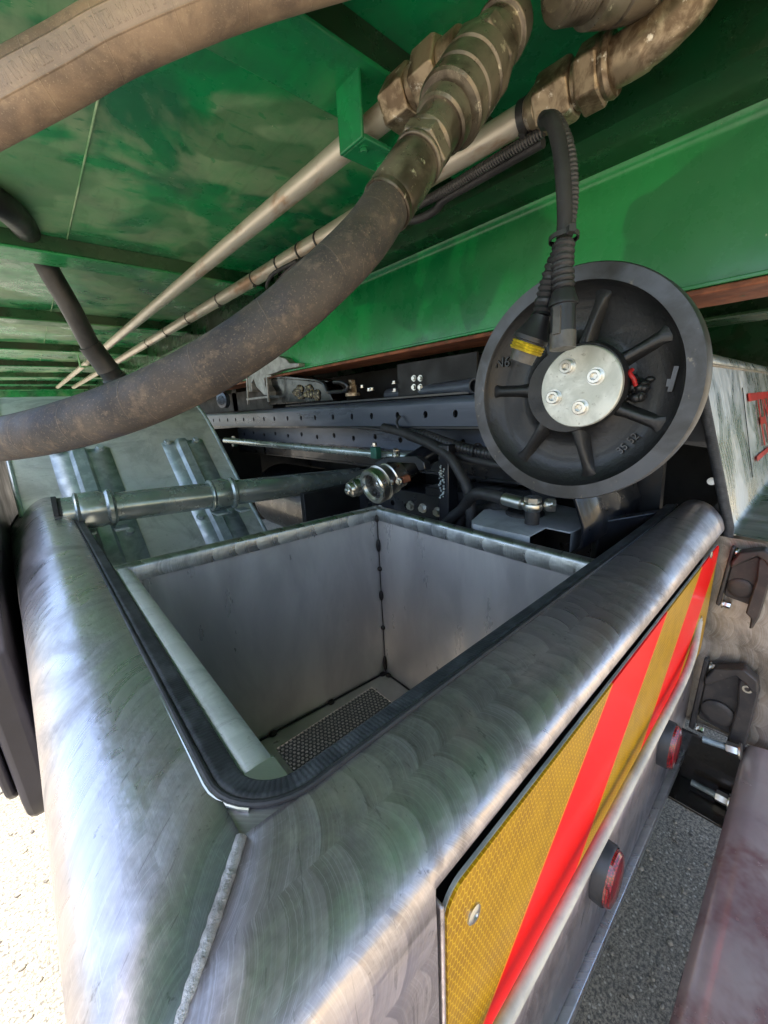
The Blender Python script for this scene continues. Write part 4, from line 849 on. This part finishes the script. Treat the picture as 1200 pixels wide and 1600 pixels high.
m.build('hook_frame', CLAW, lk, bevel=.002)
m = MB(); m.prism(K([(419, 588), (500, 596), (512, 604), (520, 626), (419, 633)], 1.0), (.08, 0, 0)); m.prism(K([(417, 584), (512, 594), (512, 598), (417, 590)], .99), (.08, 0, 0)); m.build('arm', GLOSSB, lk, bevel=.004)
GREASE = dirty('grease', (60, 52, 36), (20, 20, 20), (150, 140, 110), sA=60, sB=90, rB=(.5, .6), rough=(.08, .2), sC=60, bump=.9, bd=.006)
m = MB()
for k in range(26): m.ball(at(random.uniform(458, 496), random.uniform(604, 622), 'X', .997), random.uniform(.008, .018), (.5, 1.3, 1))
m.build('grease', GREASE, lk)
m = MB(); m.tube(spline(K([(494, 594), (506, 600), (512, 612), (522, 612), (540, 610), (543, 602), (534, 597), (522, 597)], .985), 5), .008, 10); m.build('chain_loop', BLACK, lk)
m = MB(); q = at(551, 614, 'X', 1.02); m.lathe(q, (0, 0, 1), [(0, .020), (.03, .020), (.032, .014), (.05, .014)], 6); m.lathe(q + Vector((0, 0, -.012)), (0, 0, 1), [(0, .03), (.012, .03)], 20); m.build('brass_nut', FIT, lk, ang=25)
m = MB(); m.box(1.02, 1.10, .75, 1.9, .026, .036); m.build('base_plate', BLACK, lk, bevel=.002)
m = MB(); m.lathe(at(741, 603, 'X', 1.03), (.2, 1, .0), [(0, .017), (.0, .022), (.5, .022), (.5, .017)], 24, False); m.build('pipe_end', RAILM, lk)
m = MB(); m.box(1.06, 1.07, .75, 1.10, .036, .15); bp_ = m.build('bolt_plate', DARK, lk, bevel=.002)
for x, y in ((647, 591), (657, 591), (647, 605), (657, 605)): bolt('bolt', at(x, y, 'X', 1.059), (-1, 0, 0), .008, .008, bp_)
for x, y in ((577, 611), (581, 610), (566, 606), (616, 600), (617, 612)): bolt('bolt', at(x, y, 'X', 1.05), (0, 0, 1), .008, .012, lk)
m = MB(); m.lathe(at(352, 625, 'X', 1.0), (-1, -.3, 0), [(0, .05), (.03, .05), (.032, .03), (.034, .03)], 24); m.build('roller', RAILM, lk, ang=30)
# chassis filling above the rail, deep in the dark
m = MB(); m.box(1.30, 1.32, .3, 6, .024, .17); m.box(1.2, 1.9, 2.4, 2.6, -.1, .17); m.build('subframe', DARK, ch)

# ================================================================== QUICK COUPLERS
ar = thing('coupler_arm', 'black bracket arm that carries the two zinc quick couplers', 'bracket', at(650, 730, 'X', .90))
cA = at(580, 762, 'X', .80); cB = at(543, 768, 'X', .80); arm0 = at(622, 738, 'X', .86); arm1 = at(676, 706, 'X', .98)
m = MB(); m.tube([at(612, 744, 'X', .90), at(664, 712, 'X', 1.02), at(690, 700, 'X', 1.1)], .036, 16); m.build('arm', BLACK, ar)
m = MB(); m.prism([at(x, y, 'X', .86) for x, y in ((586, 722), (602, 714), (650, 712), (662, 722), (664, 734), (654, 736), (648, 724), (606, 722), (590, 734))], (.03, 0, -.004)); m.build('clamp', BLACK, ar, bevel=.003)
q = at(619, 712, 'X', .872); bolt('bolt', q, (-.2, -.2, 1), .010, .022, ar, CHROME)
q = at(624, 752, 'X', .858); bolt('bolt', q, (-1, -.2, 0), .008, .012, ar, CHROME)
m = MB(); m.bar(at(628, 750, 'X', .875), at(640, 746, 'X', .90), .022, .022); m.build('rubber_block', RUST, ar, bevel=.004)
def scl(pr, k): return [(a*k, b*k) for a, b in pr]
cp = thing('quick_coupler', 'open ended zinc hydraulic quick coupler, the larger of the two behind the bin corner', 'coupler', cA, 'zinc quick couplers')
d = (dp(655, 722, 1.40) - cA).normalized(); K_ = 1.9
m = MB(); m.lathe(cA, d, scl([(.005, .0222), (0, .024), (0, .030), (.003, .032), (.014, .032), (.016, .029), (.018, .029), (.020, .033)], K_), 48, False); m.build('sleeve', CHROME, cp, ang=30)
m = MB(); m.lathe(cA + d*.020*K_, d, scl([(0, .033), (.006, .031), (.016, .027), (.018, .027), (.020, .029), (.026, .029), (.028, .026), (.044, .026), (.046, .019), (.12, .018)], K_), 48); m.build('coupler_body', CHROME, cp, ang=30)
m = MB(); m.lathe(cA, d, scl([(.005, .0222), (.008, .0205), (.020, .0200), (.021, .0165), (.034, .016), (.034, .0)], K_), 40, False); m.build('bore', BORE, cp, ang=30)
m = MB(); m.lathe(cA + d*.034*K_, -d, scl([(0, .009), (.018, .008), (.022, .003)], K_), 24); m.build('poppet', CHROME, cp)
m = MB()
for k in range(14):
    a_ = 2*math.pi*k/14; e1_ = d.orthogonal().normalized(); e2_ = d.cross(e1_); m.ball(cA + d*.012*K_ + (e1_*math.cos(a_) + e2_*math.sin(a_))*.0195*K_, .0026*K_)
m.build('locking_balls', PLAS, cp)
cp2 = thing('quick_coupler', 'small round nosed quick coupler plug left of the larger open one', 'coupler', cB, 'zinc quick couplers')
d2 = (dp(620, 728, 1.47) - cB).normalized()
m = MB(); m.lathe(cB, d2, scl([(-.004, .006), (-.002, .009), (.002, .010), (.003, .014), (.006, .018), (.012, .0195), (.014, .0195), (.015, .017), (.018, .017), (.019, .022), (.028, .022), (.030, .018), (.037, .018), (.038, .022), (.045, .022), (.047, .017), (.07, .016)], 1.5), 36); m.build('plug', CHROME, cp2, ang=30)

# ================================================================== GREY SENSOR BRACKET, BANJO AND BLACK HOSES
gb = thing('bracket_plate', 'grey folded steel bracket plate beside the bin under the disc', 'bracket', (.95, .55, -.32))
ZP = -.298
def G(pts, z=ZP): return [at(x, y, 'Z', z) for x, y in pts]
m = MB(); m.prism(G([(738, 812), (756, 796), (812, 786), (846, 782), (904, 795), (917, 808), (915, 822), (892, 832), (853, 824), (826, 838), (740, 819)]), (0, 0, -.004)); m.build('top_plate', PLATE, gb, bevel=.0015)
a, b, c = G([(738, 812), (740, 819), (826, 838)])
m = MB(); m.prism([a, b, b + Vector((0, 0, -.03)), a + Vector((0, 0, -.03))], (-.003, 0, 0)); m.prism([b, c, c + Vector((0, 0, -.028)), b + Vector((0, 0, -.028))], (0, -.003, 0)); m.build('front_flange', PLATE, gb, bevel=.001)
a, b = G([(917, 808), (892, 832)]); m = MB(); m.prism([a, b, b + Vector((0, 0, -.07)), a + Vector((0, 0, -.07))], (.004, 0, 0)); m.build('side_flange', PLATE, gb)
m = MB(); q = at(820, 803, 'Z', ZP); m.lathe(q, (0, 0, 1), [(-.004, .05), (.006, .05), (.010, .045)], 32); m.build('rubber_pad', RUB, gb, ang=30)
bj = thing('banjo_fitting', 'shiny zinc banjo bolt fitting with crimped hose end standing on the grey bracket', 'fitting', at(832, 800, 'Z', ZP))
q = at(831, 818, 'Z', ZP + .008)
up = Vector((0, 0, 1)); m = MB(); m.lathe(q, up, [(0, .017), (.032, .017)], 24); m.build('base_nut', RUB, bj, ang=30)
m = MB(); m.lathe(q + up*.032, up, [(0, .018), (.003, .021), (.010, .023), (.018, .021), (.021, .017)], 32); hexnut(m, q + up*.053, up, .020, .014, .2); m.build('banjo_bolt', CHROME, bj, ang=30)
qq = q + up*.043; tgt = at(787, 779, 'X', q.x + .01); bd_ = (tgt - qq); Lb = bd_.length; bd_.normalize()
m = MB(); m.lathe(qq, bd_, [(.014, .010), (Lb*.30, .010), (Lb*.34, .0165), (Lb*.95, .0165), (Lb, .015)], 28); m.build('crimped_end', CHROME, bj, ang=30)
m = MB(); m.ball(qq + Vector((.022, -.030, .004)), .016); hexnut(m, qq + Vector((.02, -.026, .004)), Vector((.5, -.8, 0)), .017, .018, .3); m.build('side_nut', CHROME, bj, ang=25)
he = qq + bd_*Lb*.98
o1 = MB().tube(spline([he, he + bd_*.04, he + bd_*.10 + up*-.01, at(722, 795, 'X', .93), at(695, 820, 'X', .93), at(670, 870, 'X', .93)], 10), .0165, 18).build('brake_hose', RUB)
tag(o1, 'black rubber hose running left from the shiny banjo fitting down behind the bin rim', 'hose', 'black rubber hoses behind the bin')
o2 = MB().tube(spline([he + Vector((.02, .01, -.02)), at(760, 793, 'X', .98), at(725, 806, 'X', .96), at(712, 840, 'X', .95)], 10), .013, 16).build('brake_hose', RUB)
tag(o2, 'thinner black hose just below the hose of the banjo fitting', 'hose', 'black rubber hoses behind the bin')
o3 = MB().tube(spline([at(600, 668, 'X', .985), at(630, 676, 'X', .97), at(664, 690, 'X', .955), at(700, 712, 'X', .94), at(722, 745, 'X', .93), at(734, 778, 'X', .93), at(737, 830, 'X', .93)], 10), .016, 18).build('air_hose', RUB)
tag(o3, 'black air hose arching down below the chassis rail towards the bin', 'hose', 'black rubber hoses behind the bin')
bl = thing('hose_bundle', 'ribbed black hose bundle tied beneath the chassis rail left of the disc', 'hose', at(700, 690, 'X', .98))
sp_ = spline([at(636, 670, 'X', 1.02), at(670, 682, 'X', 1.0), at(715, 698, 'X', .985), at(760, 708, 'X', .97), at(830, 720, 'X', .95), at(900, 740, 'X', .95)], 10)
pts, rs = corrug(sp_, .016, .014, .002); MB().tube(pts, rs, 18).build('ribbed_hose', PLAS, bl)
MB().tube([p + Vector((-.01, -.012, -.026)) for p in sp_], .012, 16).build('hose', RUB, bl)
cable_tie(sp_[27], sp_[28] - sp_[26], .022, bl)
m = MB(); m.tube(spline([at(625, 650, 'X', .99), at(620, 660, 'X', .97), at(625, 672, 'X', .965), at(634, 682, 'X', .96)], 5), .0045, 8); m.build('cable_tie', PLAS, bl)
MB().tube(spline([at(560, 668, 'X', .98), at(600, 672, 'X', .975), at(660, 684, 'X', .97), at(700, 700, 'X', .96)], 8), .006, 12).build('hose', RUB, bl)

# ================================================================== TREES behind the camera, seen mirrored in the bright metal
LEAF = dirty('foliage', (110, 130, 44), (150, 160, 66), (70, 92, 34), sA=1.2, sB=3, rough=(.5, .7)); BARK = dirty('bark', (84, 70, 56), (60, 50, 42), None, rough=(.7, .9))
for (x, y, h, r), lab in (((-3.5, -9, 4.2, 2.2), 'round leafy tree standing on open ground behind the truck, the left one'), ((1.6, -10.5, 5.0, 2.6), 'taller leafy tree mirrored in the locker face behind the truck'), ((6.5, -8.5, 3.8, 2.3), 'low spreading leafy tree behind the truck, the right one')):
    y -= 3.5; t_ = thing('leafy_tree', lab, 'tree', (x, y, .1), 'trees mirrored in the metal')
    m = MB(); m.tube(spline([(x, y, .1), (x+.1, y, .9), (x-.05, y+.1, h*.5+.6)], 6), [.18 - .008*k for k in range(13)], 10)
    for k in range(6):
        a_ = k*1.05; m.tube([(x, y, h*.12+.6), (x + math.cos(a_)*r*.4, y + math.sin(a_)*r*.4, h*.42+.6), (x + math.cos(a_)*r*.7, y + math.sin(a_)*r*.7, h*.6+.6)], [.07, .05, .02], 6)
    m.build('trunk', BARK, t_)
    m = MB(); cl = [(Vector((random.gauss(0, .5)*r, random.gauss(0, .5)*r, h*.45 + .7 + random.gauss(0, .2)*h)), random.uniform(.35, .8)) for k in range(30)]
    for k in range(2600):
        c, q = random.choice(cl); p = Vector((x, y, 0)) + c + Vector((random.gauss(0, 1), random.gauss(0, 1), random.gauss(0, .8)))*q*.5
        a = Vector((random.gauss(0, 1), random.gauss(0, 1), random.gauss(0, 1))).normalized()*.09; b = a.orthogonal().normalized()*.06
        m.quadface([p-a, p+b, p+a, p-b])
    m.build('crown', LEAF, t_, smooth=False)
